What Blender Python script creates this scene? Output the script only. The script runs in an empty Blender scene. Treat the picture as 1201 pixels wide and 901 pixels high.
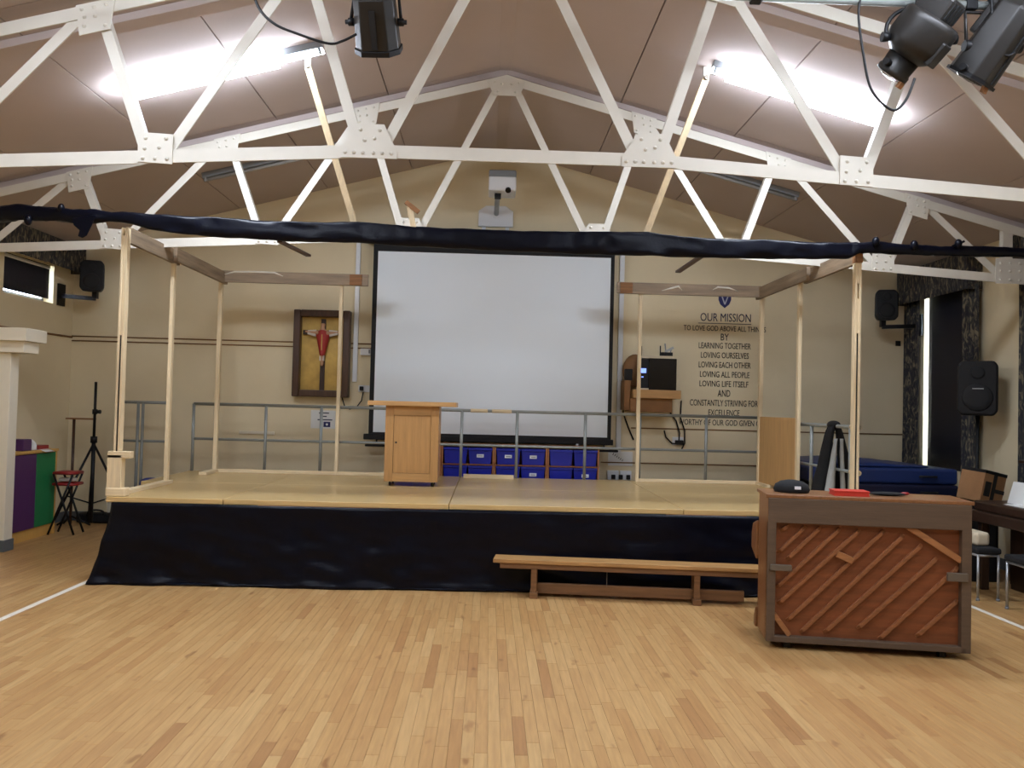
import bpy, bmesh, math, random
from mathutils import Vector as V, Matrix, noise
RND = random.Random(11)
scene = bpy.context.scene
col = scene.collection

# ------------------------------------------------------------------ camera
F, CX, CY = 1000.0, 600.5, 450.5
CAM = V((0, 0, 1.65))
_y = V((573 - CX, -(476 - CY), -F)).normalized()
_z = V((.026, 1, 0)); _z = (_z - _y * _z.dot(_y)).normalized()
_x = _y.cross(_z)
TOCAM = Matrix((_x, _y, _z)).transposed()
cd = bpy.data.cameras.new('camera'); cam = bpy.data.objects.new('camera', cd); col.objects.link(cam)
cd.sensor_width = 36; cd.lens = F / 1201 * 36; cd.clip_end = 200
cam.matrix_world = Matrix.Translation(CAM) @ TOCAM.transposed().to_4x4()
scene.camera = cam

def ray(px, py): return TOCAM.transposed() @ V((px - CX, -(py - CY), -F))
def onY(px, py, c): d = ray(px, py); return CAM + d * ((c - CAM.y) / d.y)
def onX(px, py, c): d = ray(px, py); return CAM + d * ((c - CAM.x) / d.x)
def onZ(px, py, c): d = ray(px, py); return CAM + d * ((c - CAM.z) / d.z)

# ------------------------------------------------------------------ world, exposure
w = bpy.data.worlds.new('world'); scene.world = w; w.use_nodes = True
bg = w.node_tree.nodes['Background']
bg.inputs[0].default_value = (.72, .84, 1, 1); bg.inputs[1].default_value = 32.0
vs = scene.view_settings
vs.view_transform = 'Standard'; vs.look = 'None'; vs.gamma = 1; vs.use_curve_mapping = False
vs.exposure = 0.47
TUBE = 52.0      # strength of the tubes and the glow troughs widened around them

# ------------------------------------------------------------------ room numbers
X0 = .1; XL, XR = -5.55, 5.68; YB, YF = 11.45, -5.8
ZR, SL = 5.13, .265                       # ceiling ridge height and pitch
def ceil_z(x): return ZR - SL * abs(x - X0)
T1, T2 = 5.73, 8.60                       # the two trusses in view

# ------------------------------------------------------------------ materials
def srgb(c): return tuple(((v / 255 + .055) / 1.055) ** 2.4 if v > 10 else v / 255 / 12.92 for v in c) + (1,)
MATS = {}
def mat(name, rgb, rough=.6, metal=0, var=.0, scale=4, bump=0, bscale=60, spec=.5, stretch=(1, 1, 1), coat=0, emit=0, attr=None, trans=0):
    m = bpy.data.materials.new(name); m.use_nodes = True; MATS[name] = m
    nt = m.node_tree; b = nt.nodes['Principled BSDF']
    c = srgb(rgb)
    b.inputs['Base Color'].default_value = c; b.inputs['Roughness'].default_value = rough
    b.inputs['Metallic'].default_value = metal; b.inputs['Specular IOR Level'].default_value = spec
    b.inputs['Coat Weight'].default_value = coat
    if trans: b.inputs['Transmission Weight'].default_value = trans
    if emit: b.inputs['Emission Color'].default_value = c; b.inputs['Emission Strength'].default_value = emit
    if var or bump:
        tc = nt.nodes.new('ShaderNodeTexCoord'); mp = nt.nodes.new('ShaderNodeMapping')
        mp.inputs['Scale'].default_value = stretch
        nt.links.new(tc.outputs['Object'], mp.inputs[0])
    if var:
        n = nt.nodes.new('ShaderNodeTexNoise'); n.inputs['Scale'].default_value = scale; n.inputs['Detail'].default_value = 5
        n.inputs['Roughness'].default_value = .6
        nt.links.new(mp.outputs[0], n.inputs['Vector'])
        r = nt.nodes.new('ShaderNodeValToRGB')
        r.color_ramp.elements[0].position = .3; r.color_ramp.elements[1].position = .7
        r.color_ramp.elements[0].color = tuple(v * (1 - var) for v in c[:3]) + (1,)
        r.color_ramp.elements[1].color = tuple(min(1, v * (1 + var)) for v in c[:3]) + (1,)
        nt.links.new(n.outputs['Fac'], r.inputs[0]); nt.links.new(r.outputs[0], b.inputs['Base Color'])
    if bump:
        n2 = nt.nodes.new('ShaderNodeTexNoise'); n2.inputs['Scale'].default_value = bscale; n2.inputs['Detail'].default_value = 4
        bp = nt.nodes.new('ShaderNodeBump'); bp.inputs['Strength'].default_value = bump; bp.inputs['Distance'].default_value = .01
        nt.links.new(mp.outputs[0], n2.inputs['Vector']); nt.links.new(n2.outputs['Fac'], bp.inputs['Height'])
        nt.links.new(bp.outputs[0], b.inputs['Normal'])
    return m

def wood(name, rgb, var=.25, rough=.45, axis='x', spec=.5, scale=3, coat=0):
    st = {'x': (1, 14, 14), 'y': (14, 1, 14), 'z': (14, 14, 1)}[axis]
    return mat(name, rgb, rough, 0, var, scale, .15, 12, spec, st, coat)

mat('wall_paint', (228, 213, 178), .75, var=.035, scale=1.3, bump=.12, bscale=90, spec=.3)
mat('ceiling_paint', (186, 172, 166), .85, var=.03, scale=1.5, bump=.06, bscale=60, spec=.2)
mat('seam_dark', (70, 58, 48), .9)
mat('white_steel', (208, 202, 188), .45, var=.03, scale=6)
mat('white_plastic', (226, 228, 230), .4)
mat('grey_plastic', (128, 132, 136), .45)
mat('cornice_white', (232, 224, 204), .5, var=.03)
mat('base_grey', (92, 98, 102), .5)
wood('pine_z', (226, 205, 166), .12, .55, 'z')
wood('pine_x', (226, 205, 166), .12, .55, 'x')
wood('pine_y', (226, 205, 166), .12, .55, 'y')
wood('old_board_x', (142, 122, 98), .35, .6, 'x', scale=1.6)
wood('old_board_y', (142, 122, 98), .35, .6, 'y', scale=1.6)
wood('rough_end', (140, 96, 56), .35, .7, 'x')
wood('deck', (205, 174, 118), .06, .2, 'x', spec=.5)
wood('deck_edge', (214, 184, 128), .1, .4, 'x')
wood('oak_z', (182, 138, 86), .13, .38, 'z')
wood('oak_x', (190, 146, 92), .13, .38, 'x')
wood('plywood', (196, 156, 102), .12, .6, 'z')
wood('bench_wood', (176, 134, 82), .3, .45, 'x')
wood('bench_dark', (120, 84, 52), .25, .5, 'x')
mat('black_plastic', (5, 7, 19), .34, var=.2, scale=5, bump=.45, bscale=9, spec=.17)
mat('black_metal', (15, 15, 17), .5, spec=.3)
mat('lamp_metal', (38, 36, 34), .42, metal=.3, var=.1, scale=8)
mat('black_matt', (12, 12, 14), .75)
mat('black_gloss', (10, 10, 12), .2)
mat('steel_rail', (146, 150, 146), .45, metal=.25, var=.08, scale=8)
mat('steel_bright', (170, 172, 172), .35, metal=.7)
mat('screen_white', (232, 240, 246), .8, spec=.2)
mat('tray_blue', (28, 38, 150), .35, spec=.5)
mat('label_white', (228, 228, 232), .6)
wood('tray_frame', (176, 112, 66), .15, .5, 'x')
mat('mat_navy', (9, 16, 48), .5, var=.1, scale=3)
mat('mat_blue', (18, 42, 96), .5, var=.1, scale=3)
wood('piano_frame', (92, 74, 58), .14, .55, 'x')
wood('piano_case', (130, 88, 54), .16, .35, 'z')
wood('soundboard', (122, 68, 38), .2, .4, 'x', scale=2.2)
wood('rib_wood', (140, 88, 52), .2, .5, 'x')
wood('brace_wood', (158, 106, 64), .18, .5, 'x')
mat('iron_grey', (108, 98, 86), .5, metal=.3)
mat('gold_back', (186, 152, 78), .42, metal=.35, var=.22, scale=5)
wood('frame_dark', (74, 48, 30), .25, .4, 'z')
wood('cross_wood', (54, 34, 24), .2, .5, 'z')
mat('robe_red', (168, 50, 44), .6)
mat('skin_pale', (186, 140, 106), .6)
mat('cloth_white', (206, 196, 184), .7)
mat('fabric_black', (18, 18, 20), .9)
mat('lining_grey', (168, 172, 172), .8, var=.08, scale=12)
mat('red_card', (196, 52, 36), .5)
mat('red_metal', (150, 34, 34), .4)
mat('paper', (226, 226, 222), .7)
mat('ink_navy', (28, 24, 60), .6)
mat('ink_dark', (44, 36, 34), .7)
mat('crest_blue', (24, 26, 92), .5)
mat('crest_silver', (176, 176, 190), .5)
mat('cardboard', (178, 134, 92), .8, var=.1, scale=6)
mat('tape_dark', (28, 30, 34), .35)
mat('blind_black', (16, 18, 34), .65)
mat('dark_walnut', (52, 34, 24), .35, var=.2, scale=3, stretch=(1, 10, 10))
mat('door_purple', (78, 36, 92), .45)
mat('door_green', (26, 122, 70), .45)
wood('cabinet_wood', (214, 166, 88), .1, .45, 'z')
mat('cream_cloth', (206, 192, 164), .8)
mat('line_white', (232, 226, 212), .5, var=.06, scale=9)
mat('bin_blue', (30, 52, 130), .4)
mat('glow_blue', (120, 150, 255), .4, emit=1.2)
mat('tan_brown', (132, 92, 52), .7, var=.15)
mat('slab', (200, 164, 114), .5)
mat('tube_off', (150, 146, 140), .5)
mat('tube_on_dim', (226, 238, 255), .4, emit=TUBE * .62)  # weaker copy, balances floor light against the back wall
mat('tube_on', (226, 238, 255), .4, emit=TUBE)
mat('green_box', (40, 96, 70), .5)
mat('purple_box', (84, 46, 96), .5)
mat('glass', (255, 255, 255), .03, spec=.5, trans=1)

def floor_material():
    m = bpy.data.materials.new('maple_floor'); m.use_nodes = True; MATS['maple_floor'] = m
    nt = m.node_tree; b = nt.nodes['Principled BSDF']
    g = nt.nodes.new('ShaderNodeNewGeometry'); mp = nt.nodes.new('ShaderNodeMapping'); mp.inputs['Scale'].default_value = (30, 2.2, 30)
    nt.links.new(g.outputs['Position'], mp.inputs[0])
    at = nt.nodes.new('ShaderNodeAttribute'); at.attribute_name = 'tone'
    ramp = nt.nodes.new('ShaderNodeValToRGB'); cr = ramp.color_ramp
    cr.elements[0].position = 0; cr.elements[0].color = srgb((160, 116, 72)); cr.elements[1].position = 1; cr.elements[1].color = srgb((196, 160, 108))
    e = cr.elements.new(.25); e.color = srgb((178, 136, 86)); e = cr.elements.new(.6); e.color = srgb((188, 149, 97))
    nt.links.new(at.outputs['Fac'], ramp.inputs[0])
    n = nt.nodes.new('ShaderNodeTexNoise'); n.inputs['Scale'].default_value = 1.6; n.inputs['Detail'].default_value = 5
    nt.links.new(mp.outputs[0], n.inputs['Vector'])
    n2 = nt.nodes.new('ShaderNodeTexNoise'); n2.inputs['Scale'].default_value = 5.5; n2.inputs['Detail'].default_value = 2
    mp2 = nt.nodes.new('ShaderNodeMapping'); mp2.inputs['Scale'].default_value = (2, .8, 2)
    nt.links.new(g.outputs['Position'], mp2.inputs[0]); nt.links.new(mp2.outputs[0], n2.inputs['Vector'])
    r2 = nt.nodes.new('ShaderNodeValToRGB'); r2.color_ramp.elements[0].position = .24; r2.color_ramp.elements[0].color = (.62, .5, .4, 1); r2.color_ramp.elements[1].position = .34; r2.color_ramp.elements[1].color = (1, 1, 1, 1)
    nt.links.new(n2.outputs['Fac'], r2.inputs[0])
    r3 = nt.nodes.new('ShaderNodeValToRGB'); r3.color_ramp.elements[0].position = .3; r3.color_ramp.elements[0].color = (.86, .83, .8, 1); r3.color_ramp.elements[1].position = .7; r3.color_ramp.elements[1].color = (1.08, 1.08, 1.08, 1)
    nt.links.new(n.outputs['Fac'], r3.inputs[0])
    mx = nt.nodes.new('ShaderNodeMix'); mx.data_type = 'RGBA'; mx.blend_type = 'MULTIPLY'; mx.inputs['Factor'].default_value = 1
    nt.links.new(ramp.outputs[0], mx.inputs['A']); nt.links.new(r3.outputs[0], mx.inputs['B'])
    mx2 = nt.nodes.new('ShaderNodeMix'); mx2.data_type = 'RGBA'; mx2.blend_type = 'MULTIPLY'; mx2.inputs['Factor'].default_value = 1
    nt.links.new(mx.outputs['Result'], mx2.inputs['A']); nt.links.new(r2.outputs[0], mx2.inputs['B'])
    nt.links.new(mx2.outputs['Result'], b.inputs['Base Color'])
    b.inputs['Roughness'].default_value = .36; b.inputs['Specular IOR Level'].default_value = .45
floor_material()

def fabric_pattern():
    m = bpy.data.materials.new('patterned_fabric'); m.use_nodes = True; MATS['patterned_fabric'] = m
    nt = m.node_tree; b = nt.nodes['Principled BSDF']; b.inputs['Roughness'].default_value = .9
    tc = nt.nodes.new('ShaderNodeTexCoord'); mp = nt.nodes.new('ShaderNodeMapping'); mp.inputs['Scale'].default_value = (9, 9, 3.4)
    nt.links.new(tc.outputs['Object'], mp.inputs[0])
    n = nt.nodes.new('ShaderNodeTexNoise'); n.inputs['Scale'].default_value = 2.2; n.inputs['Detail'].default_value = 3; n.inputs['Distortion'].default_value = 1.6
    nt.links.new(mp.outputs[0], n.inputs['Vector'])
    r = nt.nodes.new('ShaderNodeValToRGB'); cr = r.color_ramp; cr.interpolation = 'EASE'
    cr.elements[0].position = .42; cr.elements[0].color = srgb((42, 42, 48)); cr.elements[1].position = .66; cr.elements[1].color = srgb((124, 114, 92))
    e = cr.elements.new(.52); e.color = srgb((66, 64, 60))
    nt.links.new(n.outputs['Fac'], r.inputs[0]); nt.links.new(r.outputs[0], b.inputs['Base Color'])
fabric_pattern()

# ------------------------------------------------------------------ mesh helpers
WM = {}
class MB:
    def __init__(s): s.v = []; s.f = []; s.sm = []
    def add(s, vs, fs, smooth=False):
        o = len(s.v); s.v += [V(p) for p in vs]
        for f in fs: s.f.append([i + o for i in f]); s.sm.append(smooth)
        return s
    def box(s, x0, x1, y0, y1, z0, z1):
        return s.add([(x0, y0, z0), (x1, y0, z0), (x1, y1, z0), (x0, y1, z0), (x0, y0, z1), (x1, y0, z1), (x1, y1, z1), (x0, y1, z1)],
                     [(0, 3, 2, 1), (4, 5, 6, 7), (0, 1, 5, 4), (1, 2, 6, 5), (2, 3, 7, 6), (3, 0, 4, 7)])
    def bar(s, p0, p1, w, h, up=(0, 0, 1)):          # w sideways, h along up
        p0, p1 = V(p0), V(p1); d = (p1 - p0).normalized(); up = V(up)
        sd = d.cross(up).normalized(); u = sd.cross(d).normalized()
        sd *= w / 2; u *= h / 2
        return s.add([p0 - sd - u, p0 + sd - u, p0 + sd + u, p0 - sd + u, p1 - sd - u, p1 + sd - u, p1 + sd + u, p1 - sd + u],
                     [(0, 3, 2, 1), (4, 5, 6, 7), (0, 1, 5, 4), (1, 2, 6, 5), (2, 3, 7, 6), (3, 0, 4, 7)])
    def tube(s, pts, r, n=10, cap=True):
        pts = [V(p) for p in pts]; k = len(pts); rs = r if isinstance(r, (list, tuple)) else [r] * k
        ref = None; vs = []; fs = []
        for i, p in enumerate(pts):
            t = (pts[min(i + 1, k - 1)] - pts[max(i - 1, 0)]).normalized()
            if ref is None:
                ref = V((0, 0, 1)) if abs(t.z) < .9 else V((1, 0, 0))
            a = (ref - t * ref.dot(t)).normalized(); b = t.cross(a); ref = a
            for j in range(n):
                an = 2 * math.pi * j / n; vs.append(p + (a * math.cos(an) + b * math.sin(an)) * rs[i])
        for i in range(k - 1):
            for j in range(n):
                fs.append((i * n + j, i * n + (j + 1) % n, (i + 1) * n + (j + 1) % n, (i + 1) * n + j))
        s.add(vs, fs, True)
        if cap:
            o = len(s.v) - len(vs)
            s.f.append([o + j for j in range(n)][::-1]); s.sm.append(False)
            s.f.append([o + (k - 1) * n + j for j in range(n)]); s.sm.append(False)
        return s
    def prism(s, poly, ext):
        poly = [V(p) for p in poly]; n = len(poly); e = V(ext)
        return s.add(poly + [p + e for p in poly], [tuple(range(n))[::-1], tuple(range(n, 2 * n))] + [(i, (i + 1) % n, n + (i + 1) % n, n + i) for i in range(n)])
    def ball(s, c, r, nu=12, nv=8):
        c = V(c); r = r if isinstance(r, (tuple, list)) else (r, r, r); vs = []; fs = []
        for i in range(nv + 1):
            th = math.pi * i / nv
            for j in range(nu):
                ph = 2 * math.pi * j / nu
                vs.append(c + V((r[0] * math.sin(th) * math.cos(ph), r[1] * math.sin(th) * math.sin(ph), r[2] * math.cos(th))))
        for i in range(nv):
            for j in range(nu): fs.append((i * nu + j, (i + 1) * nu + j, (i + 1) * nu + (j + 1) % nu, i * nu + (j + 1) % nu))
        return s.add(vs, fs, True)
    def lathe(s, c, prof, n=20, axis=None):
        c = V(c); vs = []; fs = []
        rot = V((0, 0, 1)).rotation_difference(V(axis)).to_matrix() if axis is not None else Matrix.Identity(3)
        for r, z in prof:
            for j in range(n):
                a = 2 * math.pi * j / n; vs.append(c + rot @ V((r * math.cos(a), r * math.sin(a), z)))
        for i in range(len(prof) - 1):
            for j in range(n): fs.append((i * n + j, i * n + (j + 1) % n, (i + 1) * n + (j + 1) % n, (i + 1) * n + j))
        s.add(vs, fs, True); o = len(s.v) - len(vs)
        s.f.append([o + j for j in range(n)][::-1]); s.sm.append(False)
        s.f.append([o + (len(prof) - 1) * n + j for j in range(n)]); s.sm.append(False)
        return s
    def grid(s, fn, nu, nv, smooth=True):
        vs = [fn(i / nu, j / nv) for j in range(nv + 1) for i in range(nu + 1)]
        return s.add(vs, [(j * (nu + 1) + i, j * (nu + 1) + i + 1, (j + 1) * (nu + 1) + i + 1, (j + 1) * (nu + 1) + i) for j in range(nv) for i in range(nu)], smooth)
    def xf(s, m): s.v = [m @ p for p in s.v]; return s
    def mesh(s, name, m, inv=None, recalc=True):
        me = bpy.data.meshes.new(name)
        me.from_pydata([tuple(inv @ p) if inv else tuple(p) for p in s.v], [], s.f)
        me.materials.append(MATS[m] if isinstance(m, str) else m)
        me.polygons.foreach_set('use_smooth', s.sm)
        if recalc:
            b = bmesh.new(); b.from_mesh(me); bmesh.ops.remove_doubles(b, verts=b.verts, dist=1e-6)
            bmesh.ops.recalc_face_normals(b, faces=b.faces); b.to_mesh(me); b.free()
        me.update(); return me
    def build(s, name, m, parent=None, bevel=0, local=False, loc=None, solid=0, seg=2):
        if parent is not None:
            inv = None if local else WM[parent].inverted(); me = s.mesh(name, m, inv)
            o = bpy.data.objects.new(name, me); col.objects.link(o); o.parent = parent; WM[o] = WM[parent]
        else:
            if loc is None:
                xs = [p.x for p in s.v]; ys = [p.y for p in s.v]; zs = [p.z for p in s.v]
                loc = V(((min(xs) + max(xs)) / 2, (min(ys) + max(ys)) / 2, min(zs)))
            T = Matrix.Translation(loc); me = s.mesh(name, m, T.inverted())
            o = bpy.data.objects.new(name, me); col.objects.link(o); o.location = loc; WM[o] = T
        if solid:
            md = o.modifiers.new('solid', 'SOLIDIFY'); md.thickness = solid; md.offset = 0
        if bevel:
            md = o.modifiers.new('bevel', 'BEVEL'); md.width = bevel; md.segments = seg; md.limit_method = 'ANGLE'; md.angle_limit = .6
        return o

def box(*a): return MB().box(*a)
def bar(*a, **k): return MB().bar(*a, **k)
def tube(*a, **k): return MB().tube(*a, **k)
def tag(o, label, cat, group=None):
    o['label'] = label; o['category'] = cat
    if group: o['group'] = group
    return o
def thing(name, label, cat, loc, rz=0, group=None):
    o = bpy.data.objects.new(name, None); col.objects.link(o); o.empty_display_size = .1
    o.location = loc; o.rotation_euler = (0, 0, rz); WM[o] = Matrix.Translation(V(loc)) @ Matrix.Rotation(rz, 4, 'Z')
    return tag(o, label, cat, group)
def struct(o): o['kind'] = 'structure'; return o
def nz(*p): return noise.noise(V(p))

# ================================================================== STRUCTURE
# floor with strip planks
fl = struct(MB().box(XL - .3, XR + .3, YF - .3, YB + .3, -.15, -.016).build('floor', 'slab', loc=(0, 0, -.016)))
PW = .0635
lens = [.34, .42, .5, .6, .72, .9]
pool = {}
def plank_mesh(L, t):
    k = (L, t)
    if k not in pool:
        a = PW / 2 - .0004; l = L / 2 - .0004; c = .0012
        vs = [(-a, -l, -.016), (a, -l, -.016), (a, l, -.016), (-a, l, -.016), (-a, -l, -c), (a, -l, -c), (a, l, -c), (-a, l, -c),
              (-a + c, -l + c, 0), (a - c, -l + c, 0), (a - c, l - c, 0), (-a + c, l - c, 0)]
        fs = [(8, 9, 10, 11)]
        for lo in (0, 4):
            for i in range(4): j = (i + 1) % 4; fs.append((lo + i, lo + j, lo + 4 + j, lo + 4 + i))
        me = bpy.data.meshes.new('plank'); me.from_pydata(vs, [], fs); me.materials.append(MATS['maple_floor'])
        at = me.attributes.new('tone', 'FLOAT', 'FACE'); at.data.foreach_set('value', [t] * len(fs))
        pool[k] = me
    return pool[k]
planks = []
x = XL + PW / 2
while x < XR:
    y = .8 - RND.random() * .8
    while y < YB:
        L = RND.choice(lens); t = round(min(1, max(.12, RND.gauss(.55, .2))) * 10) / 10
        if y + L > YB: L = YB - y
        if L > .1: planks.append((x, y + L / 2, round(L, 3) if L in lens else L, t))
        y += L
    x += PW
def inview(p):
    c = TOCAM @ (V((p[0], p[1], 0)) - CAM)
    if c.z > -.5: return False
    u = CX - F * c.x / c.z; v = CY + F * c.y / c.z
    return -20 < u < 1221 and v < 920
vis = sorted([p for p in planks if inview(p)], key=lambda p: p[1])[:300]; vset = set(vis)
for p in vis:
    o = bpy.data.objects.new('plank', plank_mesh(p[2], p[3])); col.objects.link(o); o.parent = fl; o.location = (p[0], p[1], .016)
rv, rf, rt = [], [], []
for p in planks:
    if p in vset: continue
    me = plank_mesh(p[2], p[3]); o = len(rv)
    rv += [(v.co.x + p[0], v.co.y + p[1], v.co.z + .016) for v in me.vertices]
    for q in me.polygons: rf.append([i + o for i in q.vertices]); rt.append(p[3])
me = bpy.data.meshes.new('plank_field'); me.from_pydata(rv, [], rf); me.materials.append(MATS['maple_floor'])
at = me.attributes.new('tone', 'FLOAT', 'FACE'); at.data.foreach_set('value', rt)
o = bpy.data.objects.new('plank_field', me); col.objects.link(o); o.parent = fl; o['kind'] = 'stuff'

# walls with openings
def wall_x(name, xa, xb, holes):
    m = MB(); zt = 3.9
    ys = sorted({YF, YB + .25} | {h[0] for h in holes} | {h[1] for h in holes})
    for a, b in zip(ys[:-1], ys[1:]):
        h = [q for q in holes if q[0] <= a and q[1] >= b]
        if h: m.box(xa, xb, a, b, -.1, h[0][2]); m.box(xa, xb, a, b, h[0][3], zt)
        else: m.box(xa, xb, a, b, -.1, zt)
    return struct(m.build(name, 'wall_paint'))
LWIN = (9.82, 10.93, 2.805, 3.275)
RW1 = (9.88, 11.0, 1.0, 3.28); RW2 = (7.5, 8.6, 1.0, 3.28)
wall_x('wall_left', XL - .25, XL, [LWIN])
wall_x('wall_right', XR, XR + .25, [RW1, RW2])
def gable(name, ya, yb):
    poly = [(XL - .25, ya, -.1), (XR + .25, ya, -.1), (XR + .25, ya, 3.9), (X0, ya, 5.6), (XL - .25, ya, 3.9)]
    return struct(MB().prism(poly, (0, yb - ya, 0)).build(name, 'wall_paint'))
gable('wall_back', YB, YB + .25); gable('wall_front', YF - .25, YF)

# ceiling: two slopes of boards with recessed joints
cl = struct(MB().prism([(XL - .3, YF - .2, ceil_z(XL - .3) + .03), (X0, YF - .2, ZR + .03), (XR + .3, YF - .2, ceil_z(XR + .3) + .03),
                        (XR + .3, YF - .2, ceil_z(XR + .3) + .2), (X0, YF - .2, ZR + .2), (XL - .3, YF - .2, ceil_z(XL - .3) + .2)], (0, YB - YF + .4, 0)).build('ceiling', 'seam_dark'))
xs_r = [X0 - .02, 1.285, 2.465, 3.655, 4.84, XR + .02]; xs_l = [X0 - .02, -1.11, -2.23, -3.39, -4.57, XL - .02]
ys = [YF, -2.87, 0, 2.86, T1, T2, YB]
for xs in (xs_r, xs_l):
    for a, b in zip(xs[:-1], xs[1:]):
        sg = 1 if b > a else -1; a2, b2 = a + sg * .006, b - sg * .006
        for c, d in zip(ys[:-1], ys[1:]):
            m = MB(); za, zb = ceil_z(a2), ceil_z(b2)
            m.prism([(a2, c + .004, za), (b2, c + .004, zb), (b2, c + .004, zb + .034), (a2, c + .004, za + .034)], (0, d - c - .008, 0))
            m.build('ceiling_panel', 'ceiling_paint', cl)
struct(MB().prism([(X0 - .12, 2.0, ceil_z(X0 - .12) + .01), (X0, 2.0, ZR - .02), (X0 + .12, 2.0, ceil_z(X0 + .12) + .01), (X0, 2.0, ZR + .02)], (0, YB - 2, 0)).build('trim_1', 'ceiling_paint'))
# boards across the ceiling behind each truss; near one shaped to give a shaded band
k = 2
for y in (T1 + .38, T2 + .1):
    for sg in (-1, 1):
        xe = XL if sg < 0 else XR
        struct(MB().prism([(X0, y, ZR - .0), (xe, y, ceil_z(xe)), (xe, y, ceil_z(xe) - .06), (X0, y, ZR - .06)], (0, .16, 0)).build('trim_%d' % k, 'ceiling_paint', bevel=.004)); k += 1
for sd, xx in (('left', XL), ('right', XR - .02)):
    struct(box(xx, xx + .02, YF, YB, 0, .12).build('baseboard_' + sd, 'base_grey'))
struct(box(XL, XR, YB - .02, YB, 0, .12).build('baseboard_back', 'base_grey'))

# pier with a stepped cornice at the left
pb = onZ(14, 648, 0)
px, py_ = pb.x - .09, pb.y
o = struct(box(XL, px, py_, py_ + .16, 0, 2.08).build('wall_pier', 'cornice_white', bevel=.006))
struct(MB().box(XL, px + .012, py_ - .012, py_ + .172, 0, .12).build('baseboard_pier', 'base_grey', bevel=.004))
pm = MB().box(XL, px + .16, py_ - .06, py_ + .24, 2.08, 2.20); struct(pm.build('trim_6', 'cornice_white', bevel=.005))
pm = MB().box(XL, px + .21, py_ - .12, py_ + .3, 2.20, 2.335); struct(pm.build('trim_7', 'cornice_white', bevel=.005))

# white lines on the floor
for xx, lab in ((-3.52, 'straight white line on the wooden floor running to the black skirt\'s flared corner'), (4.272, 'straight white line on the wooden floor running beside the two stools')):
    tag(box(xx - .026, xx + .026, -4, 10.9, -.0005, .0008).build('floor_line', 'line_white'), lab, 'floor line')

# ================================================================== WINDOWS
def window(idx, side, hole, blind_y, blind_z, pel, curtains, labels):
    y0, y1, z0, z1 = hole; s = 1 if side == 'r' else -1; xw = XR if side == 'r' else XL
    def bx(a, b, *r): return (min(xw + s * a, xw + s * b), max(xw + s * a, xw + s * b)) + r
    fr = MB()
    for a in ((y0, y0 + .05, z0, z1), (y1 - .05, y1, z0, z1), (y0, y1, z0, z0 + .05), (y0, y1, z1 - .05, z1)): fr.box(*bx(.12, .18, *a))
    wo = struct(fr.build('window_%d' % idx, 'white_plastic'))
    box(*bx(.145, .15, y0 + .04, y1 - .04, z0 + .04, z1 - .04)).build('pane', 'glass', wo)
    bl = thing('roller_blind', labels[0], 'blind', (xw + s * .03, (blind_y[0] + blind_y[1]) / 2, blind_z[0]), group=None)
    def bf(u, v): return V((xw + s * (.03 + .006 * math.sin(u * 5)), blind_y[0] + u * (blind_y[1] - blind_y[0]), blind_z[0] + v * (blind_z[1] - blind_z[0])))
    MB().grid(bf, 12, 4).build('blind_fabric', 'blind_black', bl, solid=.003)
    tube([(xw + s * .03, blind_y[0], z1 - .03), (xw + s * .03, blind_y[1], z1 - .03)], .022, 10).build('roller', 'white_plastic', bl)
    box(*bx(.022, .038, blind_y[0], blind_y[1], blind_z[0] - .015, blind_z[0] + .005)).build('bottom_bar', 'blind_black', bl)
    if pel:
        a, b, za, zb = pel
        def pf(u, v):
            p = [(a, 0), (a, .2), (b, .2), (b, 0)]
            tt = .006 + u * (b - a + .388)
            if tt < .2: yy, dd = a, tt
            elif tt > b - a + .2: yy, dd = b, b - a + .4 - tt
            else: yy, dd = a + tt - .2, .2
            return V((xw - s * (dd + .008 * math.sin(tt * 60) * (1 - v)), yy, za + v * (zb - za)))
        po = MB().grid(pf, 160, 6).build('pelmet', 'patterned_fabric', solid=.006)
        tag(po, labels[1], 'pelmet')
    for (a, b, za, zb), lb in curtains:
        def cf(u, v): return V((xw - s * (.075 + .03 * math.sin(u * 9 * (b - a) / .4 * 2.2) + .008 * nz(u * 8, v * 3, a)), a + u * (b - a), za + v * (zb - za)))
        tag(MB().grid(cf, 60, 10).build('curtain', 'patterned_fabric', solid=.004), lb, 'curtain')
window(1, 'l', LWIN, (9.80, 10.86), (2.87, 3.28), (9.5, 11.33, 3.24, 3.58), [],
       ('short black roller blind on the high window over the white pier', 'dark patterned pelmet above the short high window'))
window(2, 'r', RW1, (9.80, 10.92), (.98, 3.25), (9.68, 11.35, 3.14, 3.58),
       [((10.98, 11.37, .6, 3.2), 'dark patterned curtain between the light slit and the wall speaker'), ((9.62, 9.94, .6, 3.2), 'dark patterned curtain behind the loudspeaker on its pole')],
       ('long black roller blind with a slit of daylight along one edge', 'dark patterned pelmet above the long black blind with the light slit'))
window(3, 'r', RW2, (7.45, 8.57), (.98, 3.25), (7.25, 8.86, 3.14, 3.58),
       [((8.58, 8.85, .6, 3.2), 'dark patterned curtain above the sheet music on the walnut piano'), ((7.25, 7.49, .6, 3.2), 'dark patterned curtain closest to the walnut piano keys')],
       ('long black roller blind beyond the loudspeaker towards the walnut piano', 'dark patterned pelmet over the window above the walnut piano'))

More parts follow.
